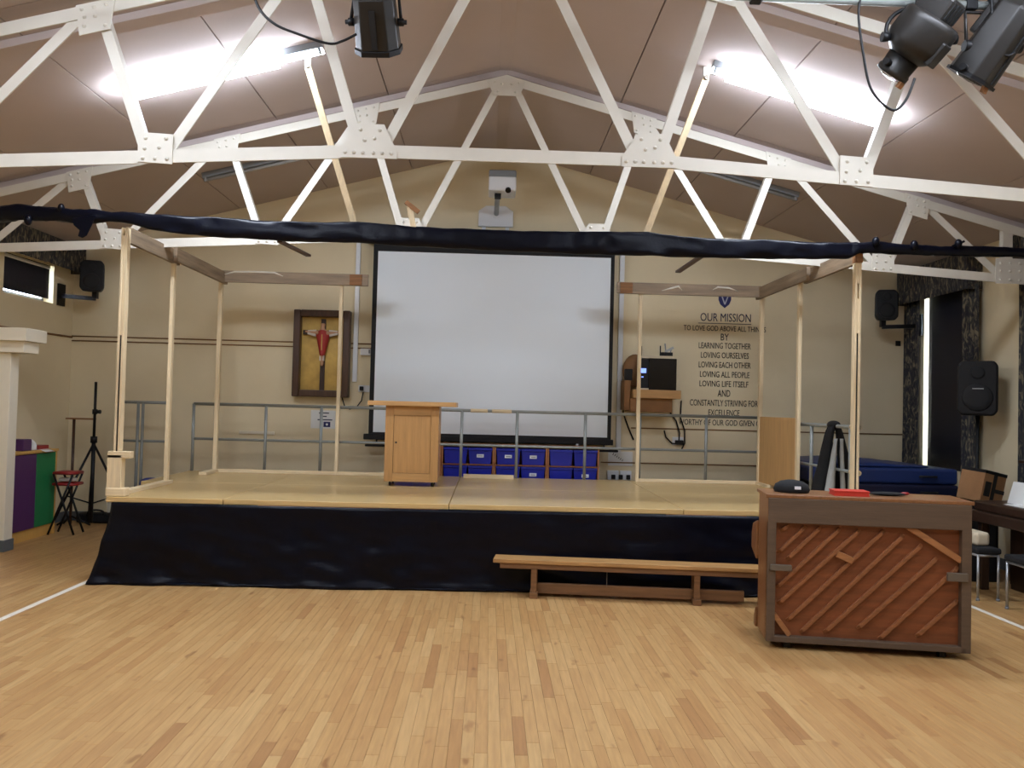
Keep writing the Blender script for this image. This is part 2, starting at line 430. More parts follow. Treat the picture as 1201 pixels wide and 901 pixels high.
# ================================================================== TRUSSES
def rivet(m, x, y, z, r):
    ring = [(x + r * math.cos(a), y, z + r * math.sin(a)) for a in [i * math.pi / 3 for i in range(6)]]
    ring2 = [(x + r * .6 * math.cos(a), y - r * .7, z + r * .6 * math.sin(a)) for a in [i * math.pi / 3 for i in range(6)]]
    m.add(ring + ring2, [(i, (i + 1) % 6, 6 + (i + 1) % 6, 6 + i) for i in range(6)] + [(6, 7, 8, 9, 10, 11)], True)
def rz_(x): return 4.975 - .262 * abs(x)         # rafter centre line, x from the ridge
def tz_(x): return 3.345 - .06 * max(0, abs(x) - .95)
def truss(Y, label):
    t = thing('roof_truss', label, 'roof truss', (X0, Y, 3.2), group='white riveted roof trusses')
    W = 'white_steel'
    def P(x, z, dy=0): return V((X0 + x, Y + dy, z))
    def angle(name, a, b, h):                      # steel angle: upright leg and a flange behind
        m = MB(); d = (b - a).normalized(); up = V((0, -1, 0)).cross(d); up = up if up.z > 0 or abs(up.z) < .02 else -up
        m.bar(a, b, .012, h, up); m.bar(a + V((0, .035, 0)) + up * (h / 2 - .006), b + V((0, .035, 0)) + up * (h / 2 - .006), .07, .012, up)
        return m.build(name, W, t)
    E = 5.16
    for s in (-1, 1):
        angle('rafter', P(s * .0, rz_(0)), P(s * 5.5, rz_(5.5)), .085)
        angle('tie_bar', P(s * .95, tz_(.95)), P(s * 5.5, tz_(5.5)), .088)
    angle('tie_bar', P(-.95, tz_(0)), P(.95, tz_(0)), .088)
    Rn, Qn, Pn, Cn, Bn, An = .95, 2.37, 3.9, 1.41, 2.8, 4.25
    for s in (-1, 1):
        for a, b in (((Rn - .08, tz_(Rn)), (.06, rz_(.06))), ((Rn + .06, tz_(Rn)), (Cn, rz_(Cn))), ((Qn - .05, tz_(Qn)), (Cn + .04, rz_(Cn))), ((Qn + .06, tz_(Qn)), (Bn - .02, rz_(Bn))),
                     ((Pn - .05, tz_(Pn)), (Bn + .06, rz_(Bn))), ((Pn + .06, tz_(Pn)), (An - .02, rz_(An))), ((E, tz_(E)), (An + .05, rz_(An)))):
            angle('web_member', P(s * a[0], a[1], .014), P(s * b[0], b[1], .014), .07)
    def gus(poly, riv):
        g = MB().prism([P(x, z, -.014) for x, z in poly], (0, .008, 0)).build('gusset_plate', W, t)
        m = MB()
        for x, z in riv: rivet(m, X0 + x, Y - .014, z, .015)
        m.build('rivet_heads', W, g)['kind'] = 'stuff'
    for s in (-1, 1):
        c, z = s * Rn, tz_(Rn) - .05
        gus([(c - .19, z), (c + .19, z), (c + .19, z + .05), (c + .1, z + .23), (c - .08, z + .23), (c - .19, z + .07)],
            [(c + q, z + .035) for q in (-.16, -.1, -.04, .03, .09, .15)] + [(c - .06, z + .19), (c + .07, z + .19), (c - .03, z + .12), (c + .035, z + .135)])
        for N in (Qn, Pn):
            c, z = s * N, tz_(N) - .05
            gus([(c - .115, z + .01), (c + .115, z), (c + .115, z + .2), (c - .115, z + .21)],
                [(c + q, z + .035) for q in (-.08, 0, .08)] + [(c - .065, z + .17), (c + .07, z + .17), (c + .025, z + .11), (c - .07, z + .1)])
        for N in (Cn, Bn, An):
            c, z = s * N, rz_(N); a = s * -.262
            gus([(c - .13, z + .05 - a * .13), (c + .13, z + .05 + a * .13), (c + .1, z - .16 + a * .1), (c - .1, z - .16 - a * .1)],
                [(c + q, z + .015 + a * q) for q in (-.09, -.01, .07)] + [(c + s * .07, z - .06), (c + s * .07, z - .12), (c - s * .07, z - .11), (c, z - .05)])
        c, z = s * 5.22, tz_(5.22) - .05
        gus([(c - .15, z), (c + .15, z), (c + .15, z + .26), (c - .15, z + .26)], [(c + q, z + w_) for q in (-.1, 0, .1) for w_ in (.04, .13, .21)])
        MB().box(X0 + s * 5.2 - .05, X0 + s * 5.2 + .05, Y - .004, Y + .06, tz_(5.2) + .02, rz_(5.2) + .02).build('heel_post', W, t)
    gus([(-.2, rz_(.2) + .04), (0, rz_(0) + .045), (.2, rz_(.2) + .04), (.13, rz_(0) - .17), (-.13, rz_(0) - .17)], [(-.12, rz_(.12)), (.12, rz_(.12)), (-.09, rz_(0) - .13), (.09, rz_(0) - .13), (-.05, rz_(0) - .05), (.05, rz_(0) - .05)])
    return t
truss(T1, 'white riveted steel roof truss beside the stage lamps, before the stage')
truss(T2, 'white riveted steel roof truss above the stage, behind the black wrapped beam')

# ================================================================== CEILING LIGHTS
def fitting(xa, xb, Y, lit, label, split=None, on='tube_on'):
    s = 1 if xb > xa else -1
    zc = lambda x: ceil_z(x)
    t = thing('fluorescent_fitting', label, 'ceiling light', ((xa + xb) / 2, Y, ceil_z((xa + xb) / 2) - .1), group='fluorescent fittings on the ceiling slopes' if False else None)
    up = V((SL * (1 if xa > X0 else -1), 0, 1)).normalized()
    A = V((xa, Y, zc(xa))); B = V((xb, Y, zc(xb)))
    MB().bar(A - up * .03, B - up * .03, .09, .06, up).build('batten_body', 'grey_plastic', t, bevel=.004)
    S = A.lerp(B, split) if split else B
    if lit:
        def prof(p): 
            q = []
            for i in range(9):
                a = math.pi * i / 8; q.append(p + V((0, .14 * math.cos(a), 0)) - up * (.045 + .07 * math.sin(a)))
            return q
        a, b = prof(A), prof(S)
        MB().prism(a, S - A).build('bloom_diffuser', on, t)  # glowing trough, widened to stand in for bloom around the tube
        if split: tube([S - up * .082, B - up * .082], .019, 10).build('fluorescent_tube', 'tube_on', t)
    else:
        tube([A - up * .082, B - up * .082], .019, 10).build('fluorescent_tube', 'tube_off', t)
    for p, q in ((A, .03), (B, -.03)):
        d = (B - A).normalized(); MB().bar(p + d * (q - .012) - up * .07, p + d * (q + .012) - up * .07, .06, .06, up).build('end_cap', 'grey_plastic' if lit else 'tube_off', t)
    return t
LY = 7.22
fitting(-3.14, -1.50, LY, True, 'lit fluorescent ceiling fitting with a bare tube end, beyond the single stage lamp', split=.76)
fitting(3.38, 1.86, LY, True, 'lit fluorescent ceiling fitting beyond the pair of stage lamps', split=.9)
fitting(-3.34, -1.6, 9.78, False, 'unlit fluorescent batten on the ceiling above the crucifix side of the stage')
fitting(3.55, 1.8, 9.78, False, 'unlit fluorescent batten on the ceiling above the wall lettering')
for yy in (4.3, 1.43):
    for xa, xb in ((-3.30, -1.52), (3.5, 1.72)):
        fitting(xa, xb, yy, True, 'lit fluorescent ceiling fitting behind the stage lamps, over the open floor', on='tube_on_dim').__setitem__('group', 'lit fittings over the open floor')
# wooden stays from the ceiling down to the header
for a, b, lb in ((onY(361, 78, 7.36), onY(416, 264, 7.78), 'thin pale stay reaching the fitting with the bare tube end'),
                 (onY(828, 92, 7.36), onY(757, 276, 7.78), 'thin pale stay reaching the fitting beyond the pair of stage lamps')):
    st = thing('ceiling_stay', lb, 'stay', b)
    a2 = V((a.x, a.y, ceil_z(a.x) - .005))
    bar(b, a, .03, .055, up=(1, 0, 0)).build('strut', 'pine_z', st)
    MB().bar(a, a2, .03, .05, up=(1, 0, 0)).build('hanger', 'white_steel', st)
    MB().lathe(a + V((0, -.035, 0)), [(.022, 0), (.022, .03)], 10, (0, 1, 0)).build('bolt', 'iron_grey', st)

# ================================================================== STAGE
DZ = .76; SF, SB = 7.65, 10.66
st = thing('stage_platform', 'honey coloured wooden stage platform of joined deck panels', 'stage', (0, (SF + SB) / 2, 0))
rows = [((SF, 9.15), [-3.36, -2.33, -.33, 1.78, 3.48]), ((9.15, SB), [-3.66, -2.33, -.33, 1.78, 3.48])]
for (a, b), xs in rows:
    for c, d in zip(xs[:-1], xs[1:]):
        p = box(c + .003, d - .003, a + .003, b - .003, DZ - .045, DZ).build('deck_panel', 'deck', st, bevel=.004)
        for qa in ((c + .01, d - .01, a + .02, a + .06), (c + .01, d - .01, b - .06, b - .02)): box(*qa, DZ - .14, DZ - .045).build('deck_frame', 'steel_rail', p)
        for lx in (c + .06, d - .06):
            for ly in (a + .09, b - .09): tube([(lx, ly, 0), (lx, ly, DZ - .05)], .02, 8).build('leg', 'steel_rail', st)
for a, b in ((-2.02, -.95), (-.86, -.42), (1.62, 2.35)):
    box(a, b, SF - .004, SF + .02, DZ - .062, DZ - .043).build('edge_strip', 'rough_end', st)

# black plastic skirt
def skirt(u, v):
    x = -3.30 + u * 6.72; x -= (1 - v) ** 1.4 * .17 * max(0, 1 - u * 12)
    f = nz(x * 2.1, v * .9, 3.1) * .04 + .022 * nz(x * 3.3 + v * 5, v * 6 - x, 6) + nz(x * 6, v * 3.2, 8) * .013 + .03 * nz(x * 1.1 + v * 1.2, v * 2.2, 5)
    y = SF - .01 - .02 * (1 - v) + f * (.25 + (1 - v)) * .9
    if v < .05: y -= .02
    return V((x, min(y, SF) - .008, .003 + v * (DZ - .05)))
sk = thing('stage_skirt', 'black polythene skirt stretched along the stage front', 'skirt', (0, SF, 0))
MB().grid(skirt, 240, 26).build('plastic_sheet', 'black_plastic', sk, solid=.0015)
def skirt_side(u, v):
    p = skirt(0, v); return V((p.x - .01 * u + .05 * u * (v), p.y + u * .45, p.z)) + V((.02 * nz(u * 5, v * 3, 1), 0, 0))
MB().grid(skirt_side, 14, 20).build('side_return', 'black_plastic', sk, solid=.0015)
def hem(u, v):
    x = -3.4 + u * 6.8; h = .05 * v
    return V((x, SF - .035 + .02 * nz(x * 3, v, 2) - .03 * math.sin(v * math.pi), .004 + .02 * v + .016 * abs(nz(x * 7, v * 2, 4))))
MB().grid(hem, 200, 5).build('gathered_hem', 'black_plastic', sk, solid=.0015)

# projecting scrap of plastic on the hem
# guard rails
def guard_rail(label, posts, ends, Y, z0s, ztop, zmid, extra=None):
    t = thing('guard_rail', label, 'railing', ((ends[0] + ends[1]) / 2, Y, DZ))
    tube([(ends[0], Y, ztop), (ends[1], Y, ztop)], .019, 10).build('top_rail', 'steel_rail', t)
    tube([(ends[0], Y, zmid), (ends[1], Y, zmid)], .016, 10).build('mid_rail', 'steel_rail', t)
    for x in posts: tube([(x, Y, z0s), (x, Y, ztop)], .019, 10).build('post', 'steel_rail', t)
    return t
RY = 10.60
px_posts = [226, 311, 376, 541, 606, 686, 750, 828]
xsr = [onY(q, 520, RY).x for q in px_posts]
gr = guard_rail('long grey tubular guard rail along the back of the stage', xsr, (xsr[0], onY(889, 500, RY).x), RY, DZ, 1.585, 1.155)
for a, b in ((552, 572), (577, 600)):
    A = onY(a, 484, RY); B = onY(b, 485, RY); tube([(A.x, RY, 1.585), (B.x, RY, 1.585)], .023, 10).build('tan_sleeve', 'pine_x', gr)
tube([(xsr[0] + .26, RY, DZ), (xsr[0] + .26, RY, 1.585)], .014, 8).build('post', 'steel_rail', gr)
gl = guard_rail('short spare grey guard rail standing on the floor by the back wall', [-4.72, -4.46, -4.40, -4.08], (-4.72, -4.06), 11.0, 0, 1.582, 1.09)
# rail on the right side of the stage
gs = thing('guard_rail', 'grey guard rail with tan sleeves carrying the black jacket', 'railing', (3.446, 8.6, DZ))
for z, r in ((1.535, .019), (1.11, .016)):
    tube([(3.446, 7.83, z), (3.446, 9.9, z)], r, 10).build('top_rail' if z > 1.3 else 'mid_rail', 'steel_rail', gs)
    tube([(3.446, 7.83, z), (3.446, 8.0, z)], .026, 10).build('tan_sleeve', 'pine_y', gs)
for y in (8.02, 9.0, 9.88): tube([(3.446, y, DZ), (3.446, y, 1.535)], .019, 10).build('post', 'steel_rail', gs)

# timber set frames (two wings of lath posts and boards)
def post(m_, x0, x1, y0, y1, z0, z1, name, par): box(x0, x1, y0, y1, z0, z1).build(name, m_, par, bevel=.003)
TF = 3.12
LX, RX = -3.31, 3.37; FB = 10.5
lf = thing('timber_frame', 'pale timber stage frame standing before the crucifix wall', 'stage frame', (LX, 9, DZ))
rf_ = thing('timber_frame', 'pale timber stage frame with a plywood side, before the wall lettering', 'stage frame', (RX, 9, DZ))
for t, X, s, inx in ((lf, LX, 1, -1.84), (rf_, RX, -1, 1.85)):
    fx = X
    # front post: two laths, a black strip between them standing in for shade
    box(fx - .028, fx - .010, 7.72, 7.79, DZ, 3.17).build('front_post_lath', 'pine_z', t, bevel=.002)
    box(fx + .007, fx + .028, 7.72, 7.79, DZ, 3.17).build('front_post_lath', 'pine_z', t, bevel=.002)
    gap = [(2.15, 3.17)] if s > 0 else [(2.75, 2.86), (.95, 2.3)]
    full = [(DZ, 1.12), (2.2, 3.1)] if s > 0 else [(2.4, 2.72), (2.86, 3.17)]
    for a, b in full: box(fx - .011, fx + .008, 7.724, 7.77, a, b).build('post_packing', 'pine_z', t)
    a, b = (1.12, 2.2) if s > 0 else (DZ, 2.4)
    box(fx - .011, fx + .008, 7.735, 7.79, a, b).build('slot_shade', 'black_matt', t)
    my = 8.93 if s > 0 else 9.2
    box(fx - .019, fx + .019, my - .03, my + .03, DZ + .03, 3.09).build('side_post', 'pine_z', t, bevel=.003)
    box(fx - .024, fx + .024, FB - .03, FB + .03, DZ, 3.09).build('corner_post', 'pine_z', t, bevel=.003)
    box(inx - .02, inx + .02, FB - .03, FB + .03, DZ, 3.1).build('inner_post', 'pine_z', t, bevel=.003)
    # top boards along the side, in two lengths
    box(fx - .02, fx + .02, 7.80, 9.05, 3.045, 3.19).build('top_board', 'old_board_y', t, bevel=.003)
    box(fx - .02 + s * .042, fx + .02 + s * .042, 8.85, FB + .06, 3.06, 3.2).build('top_board', 'old_board_y', t, bevel=.003)
    # back board
    a, b = (fx, -1.51) if s > 0 else (1.545, fx)
    box(a, b, FB - .072, FB - .032, 3.075, 3.215).build('back_board', 'old_board_x', t, bevel=.003)
    e = -1.66 if s > 0 else 1.66
    box(e - .075, e + .075, FB - .085, FB - .066, 3.08, 3.21).build('joint_block', 'rough_end', t, bevel=.004)
    # floor plates
    box(fx - .045, fx + .045, 7.72, 9.0, DZ, DZ + .035).build('sole_plate', 'pine_y', t, bevel=.003)
    box(fx - .045, fx + .045, 10.05, FB + .05, DZ, DZ + .035).build('sole_plate', 'pine_y', t, bevel=.003)
    a, b = (fx, -1.1) if s > 0 else (1.85, fx)
    box(a, b, FB - .02, FB + .02, DZ, DZ + .04).build('sole_plate', 'pine_x', t, bevel=.003)
    if s > 0:
        box(fx - .07, fx + .055, 7.70, 7.79, DZ, 1.13).build('foot_block', 'pine_z', t, bevel=.004)
        box(fx - .07, fx + .13, 7.70, 7.78, 1.1, 1.16).build('foot_bracket', 'pine_x', t, bevel=.004)
        box(fx - .075, fx + .1, 7.69, 7.80, DZ, DZ + .075).build('foot_bracket', 'pine_x', t, bevel=.01)
    else:
        box(fx - .012, fx + .012, 9.24, FB - .03, DZ + .035, 1.6).build('plywood_sheet', 'plywood', t)
        box(fx - .03, fx + .03, 7.70, 7.80, 3.05, 3.2).build('joint_block', 'rough_end', t, bevel=.004)
for t, px_ in ((lf, [(262, 322), (275, 319), (300, 319), (322, 320), (332, 324)]), (rf_, [(776, 341), (788, 338), (796, 336), (800, 341)]), (rf_, [(836, 340), (842, 337), (855, 338), (866, 342)])):
    pts = [onY(*q, FB - .074) for q in px_]; tube(pts, [.003] + [.012] * (len(pts) - 2) + [.003], 6).build('paint_scuff', 'line_white', t)
# spare batten lying on the stage by the trays
a = onZ(543, 562, DZ); b = onZ(603, 564, DZ)
tag(box(a.x, b.x, 10.42, 10.46, DZ, DZ + .05).build('loose_batten', 'pine_x', bevel=.003), 'short pale batten lying on the stage before the blue trays', 'batten')

# black plastic wrapped header beam
hd = thing('header_beam', 'long beam wrapped in black polythene across the stage front', 'beam', (0, 7.68, 3.1))
H = [(-60, 240, 259), (0, 241, 260), (30, 240, 258), (60, 243, 260), (85, 246, 262), (110, 245, 262), (130, 249, 260), (155, 249, 263), (175, 251, 269), (200, 252, 273), (250, 255, 278), (300, 258, 281), (360, 261, 284), (420, 260, 285),
     (460, 264, 288), (520, 267, 291), (600, 271, 295), (700, 272, 299), (760, 272, 300), (800, 278, 302), (850, 280, 303), (900, 281, 304), (950, 284, 304), (995, 284, 304), (1008, 285, 297), (1030, 283, 297), (1060, 287, 299), (1100, 289, 300), (1150, 289, 301), (1201, 291, 302), (1260, 292, 303)]
def hsec(px):
    for (a, t0, b0), (c, t1, b1) in zip(H[:-1], H[1:]):
        if a <= px <= c:
            k = (px - a) / (c - a); return t0 + (t1 - t0) * k, b0 + (b1 - b0) * k
m = MB(); NS, NR = 330, 16; vs_, fs_ = [], []
HY = 7.66
for i in range(NS + 1):
    px = -60 + 1320 * i / NS; t, b = hsec(px); A = onY(px, t, HY); B = onY(px, b, HY); zc = (A.z + B.z) / 2; h = (A.z - B.z) / 2
    core = 150 < px < 1003; d = .035 if core else max(.03, h * .8)
    wr = .5 if core else 1.0
    for j in range(NR):
        a = 2 * math.pi * j / NR; c, s_ = math.cos(a), math.sin(a); e = .6
        yy = math.copysign(abs(c) ** e, c) * d; zz = math.copysign(abs(s_) ** (e if core else .8), s_) * h
        q = 1 + wr * (.22 * nz(A.x * 5 + a * .6, a * 1.3, 1) + .12 * nz(A.x * 17, a * 3, 5))
        if core: q = 1; yy += .022 * nz(A.x * 2.6 + zz * 9, zz * 14, 2) + .011 * nz(A.x * 9 - zz * 14, zz * 26, 7); zz += .006 * nz(A.x * 6, 3, j * .1)
        vs_.append(V((A.x, HY + yy * q, zc + zz * q)))
for i in range(NS):
    for j in range(NR): fs_.append((i * NR + j, i * NR + (j + 1) % NR, (i + 1) * NR + (j + 1) % NR, (i + 1) * NR + j))
m.add(vs_, fs_, True); m.f.append(list(range(NR))); m.sm.append(False); m.f.append(list(range(NS * NR, NS * NR + NR))); m.sm.append(False)
m.build('plastic_wrap', 'black_plastic', hd)

fa = [onY(*q, 7.60) for q in ((84, 256), (112, 252), (108, 262), (101, 276), (96, 279), (91, 277), (93, 270), (86, 264))]
m = MB().prism(fa, (0, .02, 0)); m.build('loose_flap', 'black_plastic', hd, bevel=.006)
for q, w_ in (((33, 258), .05), ((1072, 288), .05), ((1027, 284), .05), ((72, 244), .04), ((1124, 286), .045)):
    p = onY(*q, 7.62); MB().ball(p, (w_ * .7, .04, w_), 8, 6).build('knot', 'black_plastic', hd)
bar(onY(1117, 289, 7.62), onY(1131, 283, 7.62), .015, .02).build('knot_tail', 'black_plastic', hd)
bar(onY(328, 283, 7.7), onY(362, 300, 8.3), .02, .05, up=(1, 0, 0)).build('brace', 'frame_dark', hd)
bar(onY(822, 301, 7.7), onY(795, 319, 8.3), .02, .05, up=(1, 0, 0)).build('brace', 'frame_dark', hd)

# wood offcut tucked beside the truss plate
oc = thing('wood_offcut', 'small rough wood offcut standing on the black wrapped beam', 'offcut', onY(484, 268, 7.66))
bar(onY(485, 267, 7.66), onY(480, 240, 7.66), .03, .05, up=(1, 0, 0)).build('stick', 'pine_z', oc)
bar(onY(476, 237, 7.64), onY(491, 249, 7.64), .03, .04).build('cross_piece', 'rough_end', oc)

# ================================================================== BACK WALL THINGS
# projection screen
S0 = onY(437, 290, 11.2); S1 = onY(720, 515, 11.2)
sx0, sx1, sz0, sz1 = -1.56, 1.62, 1.24, 3.70; SY = 11.2
sc = thing('projection_screen', 'large white pull-down projection screen with black borders', 'projection screen', ((sx0 + sx1) / 2, SY, sz0))
box(sx0, sx1, SY, SY + .006, sz0, sz1 + .1).build('border_sheet', 'black_matt', sc)
box(sx0 + .06, sx1 - .05, SY - .003, SY, sz0 + .03, sz1 - .055).build('viewing_surface', 'screen_white', sc)
box(sx0 - .06, sx1 + .03, SY - .03, SY + .03, sz0 - .07, sz0 + .005).build('bottom_bar', 'black_matt', sc, bevel=.01)
box(sx0 - .04, sx1 + .1, SY - .02, SY + .02, sz0 - .16, sz0 - .13).build('pull_rod', 'black_matt', sc, bevel=.01)
for xx in (sx0 + .1, sx1 - .1): box(xx, xx + .02, SY - .005, SY + .005, sz0 - .14, sz0 - .05).build('rod_link', 'black_matt', sc)
box(sx0 - .12, sx1 + .08, SY - .06, YB - .001, sz1 + .08, sz1 + .24).build('roller_case', 'black_matt', sc, bevel=.02)
box(sx1 - .46, sx1 - .43, SY - .045, SY - .02, sz0 - .15, sz0 - .06).build('pull_tab', 'label_white', sc)
# trunking
def trunk(x0, x1, z0, z1, label, d=.03):
    return tag(box(min(x0, x1), max(x0, x1), YB - d, YB, z0, z1).build('cable_trunking', 'white_plastic', bevel=.004), label, 'trunking')
a = onY(421, 300, YB); b = onY(418, 448, YB)
trunk(a.x - .035, a.x + .025, b.z, 4.0, 'white vertical trunking between the crucifix and the projection screen')
a2 = onY(730, 300, YB); trunk(a2.x - .035, a2.x + .03, 1.05, 4.0, 'white vertical trunking beside the computer shelf')
c = onY(425, 413, YB)
jb = thing('junction_box', 'small white junction box beside the trunking by the screen', 'junction box', c)
box(c.x - .02, c.x + .12, YB - .06, YB, c.z - .045, c.z + .045).build('box_body', 'white_plastic', jb, bevel=.008)
box(c.x + .09, c.x + .115, YB - .065, YB - .058, c.z - .02, c.z + .03).build('cover_tab', 'grey_plastic', jb)
s_ = onY(425, 456, YB)
so = thing('wall_socket', 'white wall socket with a black plug below the junction box', 'socket', s_)
box(s_.x - .05, s_.x + .1, YB - .02, YB, s_.z - .045, s_.z + .045).build('face_plate', 'white_plastic', so, bevel=.005)
box(s_.x - .03, s_.x + .02, YB - .07, YB - .018, s_.z - .025, s_.z + .03).build('plug', 'black_matt', so, bevel=.008)
pts = [onY(*q, YB - .05) for q in ((426, 460), (424, 470), (418, 478), (410, 480), (404, 476), (401, 466))]
tube(pts, .008, 6).build('plug_lead', 'black_metal', so)
# conduits
for za, zb, y_, lb, x0_, x1_ in ((2.435, 2.447, 0, 'upper of two thin pipes on the wall behind the crucifix', XL, sx0 + .02), (2.375, 2.386, 0, 'lower of two thin pipes on the wall behind the crucifix', XL, sx0 + .02),
                      (1.40, 1.415, 0, 'thin pipe on the wall just under the lettering', sx1 + .3, XR), (.93, .945, 0, 'lowest thin pipe on the wall, near stage level under the lettering', sx1 - .1, XR)):
    tag(tube([(x0_ + .005, YB - .008, za), (x1_ - .005, YB - .008, za)], .008, 6).build('wall_pipe', 'tan_brown', ), lb, 'pipe')
tag(tube([(XL + .012, 9.3, 2.4), (XL + .012, YB - .02, 2.42)], .012, 6).build('wall_pipe', 'tan_brown'), 'thin pipe along the side wall under the short high window', 'pipe')
# crucifix in a glazed box frame
c0, c1 = onY(345, 364, 11.33), onY(409, 467, 11.33)
fx0, fx1, fz0, fz1 = -2.60, -1.86, 1.71, 2.86; FY = 11.30
cr = thing('crucifix_frame', 'deep dark wooden frame with gold back holding a red-robed crucifix', 'framed crucifix', ((fx0 + fx1) / 2, YB, fz0))
for a in ((fx0, fx0 + .09, fz0, fz1), (fx1 - .09, fx1, fz0, fz1), (fx0 + .09, fx1 - .09, fz0, fz0 + .09), (fx0 + .09, fx1 - .09, fz1 - .09, fz1)):
    box(a[0], a[1], FY, YB, a[2], a[3]).build('frame_side', 'frame_dark', cr, bevel=.012)
box(fx0 + .05, fx1 - .05, YB - .04, YB - .02, fz0 + .05, fz1 - .05).build('gold_backing', 'gold_back', cr)
cxm = onY(378, 410, FY + .05).x; 
topz = onY(377, 374, FY + .05).z; botz = onY(377, 458, FY + .05).z; armz = onY(377, 390, FY + .05).z
ax0 = onY(355, 390, FY + .05).x; ax1 = onY(400, 390, FY + .05).x
cs = box(cxm - .03, cxm + .03, YB - .075, YB - .04, botz, topz).build('cross_upright', 'cross_wood', cr, bevel=.004)
box(ax0, ax1, YB - .08, YB - .045, armz - .03, armz + .03).build('cross_arm', 'cross_wood', cr, bevel=.004)
# the carved figure: one continuous skin grown on a small skeleton
def skinned(name, joints, edges, m_, parent, sub=1):
    me = bpy.data.meshes.new(name); inv = WM[parent].inverted()
    me.from_pydata([inv @ V(j[0]) for j in joints], edges, []); me.materials.append(MATS[m_])
    o = bpy.data.objects.new(name, me); col.objects.link(o); o.parent = parent; WM[o] = WM[parent]
    b = bmesh.new(); b.from_mesh(me); b.verts.ensure_lookup_table(); lay = b.verts.layers.skin.verify()
    for v, j in zip(b.verts, joints): v[lay].radius = (j[1], j[1])
    b.verts[0][lay].use_root = True; b.to_mesh(me); b.free()
    o.modifiers.new('skin', 'SKIN').use_smooth_shade = True
    s2 = o.modifiers.new('sub', 'SUBSURF'); s2.levels = sub; s2.render_levels = sub
    return o
yf = YB - .11
J = lambda dx, dz, r: (V((cxm + dx, yf, armz + dz)), r)
skinned('carved_figure', [J(0, -.22, .035), J(0, -.12, .045), J(0, -.01, .05), J(0, .05, .022), J(.002, .1, .034), J(.002, .125, .03), J(-.07, -.005, .024), J(-.15, .0, .018), J(-.235, .01, .012), J(.07, -.005, .024), J(.15, .0, .018), J(.235, .01, .012),
          J(.002, -.36, .026), J(.002, -.45, .02)], [(0, 1), (1, 2), (2, 3), (3, 4), (4, 5), (2, 6), (6, 7), (7, 8), (2, 9), (9, 10), (10, 11), (0, 12), (12, 13)], 'skin_pale', cr)
m = MB(); prof = [(.03, -.31), (.042, -.26), (.056, -.19), (.074, -.11), (.088, -.04), (.078, .01), (.03, .03)]
def robe(u, v):
    k = v * (len(prof) - 1); i = min(int(k), len(prof) - 2); f = k - i
    r = prof[i][0] * (1 - f) + prof[i + 1][0] * f; z = prof[i][1] * (1 - f) + prof[i + 1][1] * f; a = math.pi * (1 + u)
    return V((cxm + r * math.cos(a), yf + .03 + .07 * math.sin(a), armz + z))
MB().grid(robe, 16, 18).build('red_robe', 'robe_red', cr, solid=.004)
for s in (-1, 1):
    m = MB().prism([(cxm + s * .08, yf - .012, armz + .035), (cxm + s * .2, yf - .012, armz + .025), (cxm + s * .2, yf - .012, armz - .03), (cxm + s * .09, yf - .012, armz - .06)], (0, .03, 0)); m.build('sleeve', 'cloth_white', cr, bevel=.01)
box(cxm - .006, cxm + .006, yf - .047, yf - .04, armz - .24, armz - .03).build('robe_trim', 'gold_back', cr)
m = MB().box(cxm - .032, cxm + .032, yf - .02, yf + .03, armz - .38, armz - .30); m.build('robe_hem', 'cloth_white', cr, bevel=.01)

# notice
n0, n1 = onY(365, 481, YB), onY(393, 503, YB)
no = thing('notice', 'white paper notice with a blue emblem below the crucifix', 'notice', (n0.x, YB, n1.z))
box(n0.x, n1.x, YB - .006, YB - .001, n1.z, n0.z).build('sheet', 'paper', no)
for k, (a, b) in enumerate(((.35, .8), (.45, .7), (.3, .95))):
    z = n0.z - .035 - k * .045; box(n0.x + a * .3, n0.x + b * .3, YB - .008, YB - .005, z - .008, z + .006).build('text_line', 'ink_navy', no)
q = box(n0.x + .17, n0.x + .26, YB - .008, YB - .005, n1.z + .02, n1.z + .09).build('emblem', 'crest_blue', no)
MB().lathe((n0.x + .215, YB - .0075, n1.z + .055), [(.016, 0), (.016, .003)], 10, (0, -1, 0)).build('emblem_star', 'paper', q)
# faint label rail
a, b = onY(281, 507, YB), onY(322, 507, YB)
tag(box(a.x, b.x, YB - .03, YB, a.z - .02, a.z + .02).build('wall_rail', 'cornice_white', bevel=.004), 'short cream rail on the wall low between guard rail bars', 'rail')

# projector on its wall arm
pp = onY(582, 255, YB)
pj = thing('projector', 'grey short-throw projector on a white wall arm above the screen', 'projector', (pp.x, YB, pp.z - .1))
a, b = onY(561, 266, YB - .01), onY(602, 243, YB - .01)
MB().prism([(a.x, YB - .05, a.z), (b.x, YB - .05, a.z), (b.x, YB - .05, b.z - .07), (b.x - .1, YB - .05, b.z), (a.x + .1, YB - .05, b.z), (a.x, YB - .05, b.z - .07)], (0, .05, 0)).build('wall_plate', 'white_plastic', pj, bevel=.006)
box(a.x + .05, a.x + .1, YB - .03, YB, a.z - .25, a.z).build('cable_cover', 'white_plastic', pj)
box(b.x - .1, b.x - .05, YB - .03, YB, a.z - .25, a.z).build('cable_cover', 'white_plastic', pj)
bz = 4.43
tube([(pp.x, YB - .06, pp.z + .03), (pp.x + .01, 10.72, bz - .08)], .033, 12).build('arm', 'steel_bright', pj)
MB().lathe((pp.x, YB - .075, pp.z + .03), [(.055, 0), (.055, .04)], 14, (0, 1, 0)).build('arm_collar', 'white_plastic', pj)
u0, u1 = onY(573, 222, 10.5), onY(606, 198, 10.5)
box(u0.x, u1.x, 10.46, 10.86, bz - .12, bz + .06).build('lower_case', 'white_plastic', pj, bevel=.02)
box(u0.x, u1.x, 10.455, 10.86, bz + .05, bz + .14).build('upper_case', 'grey_plastic', pj, bevel=.02)
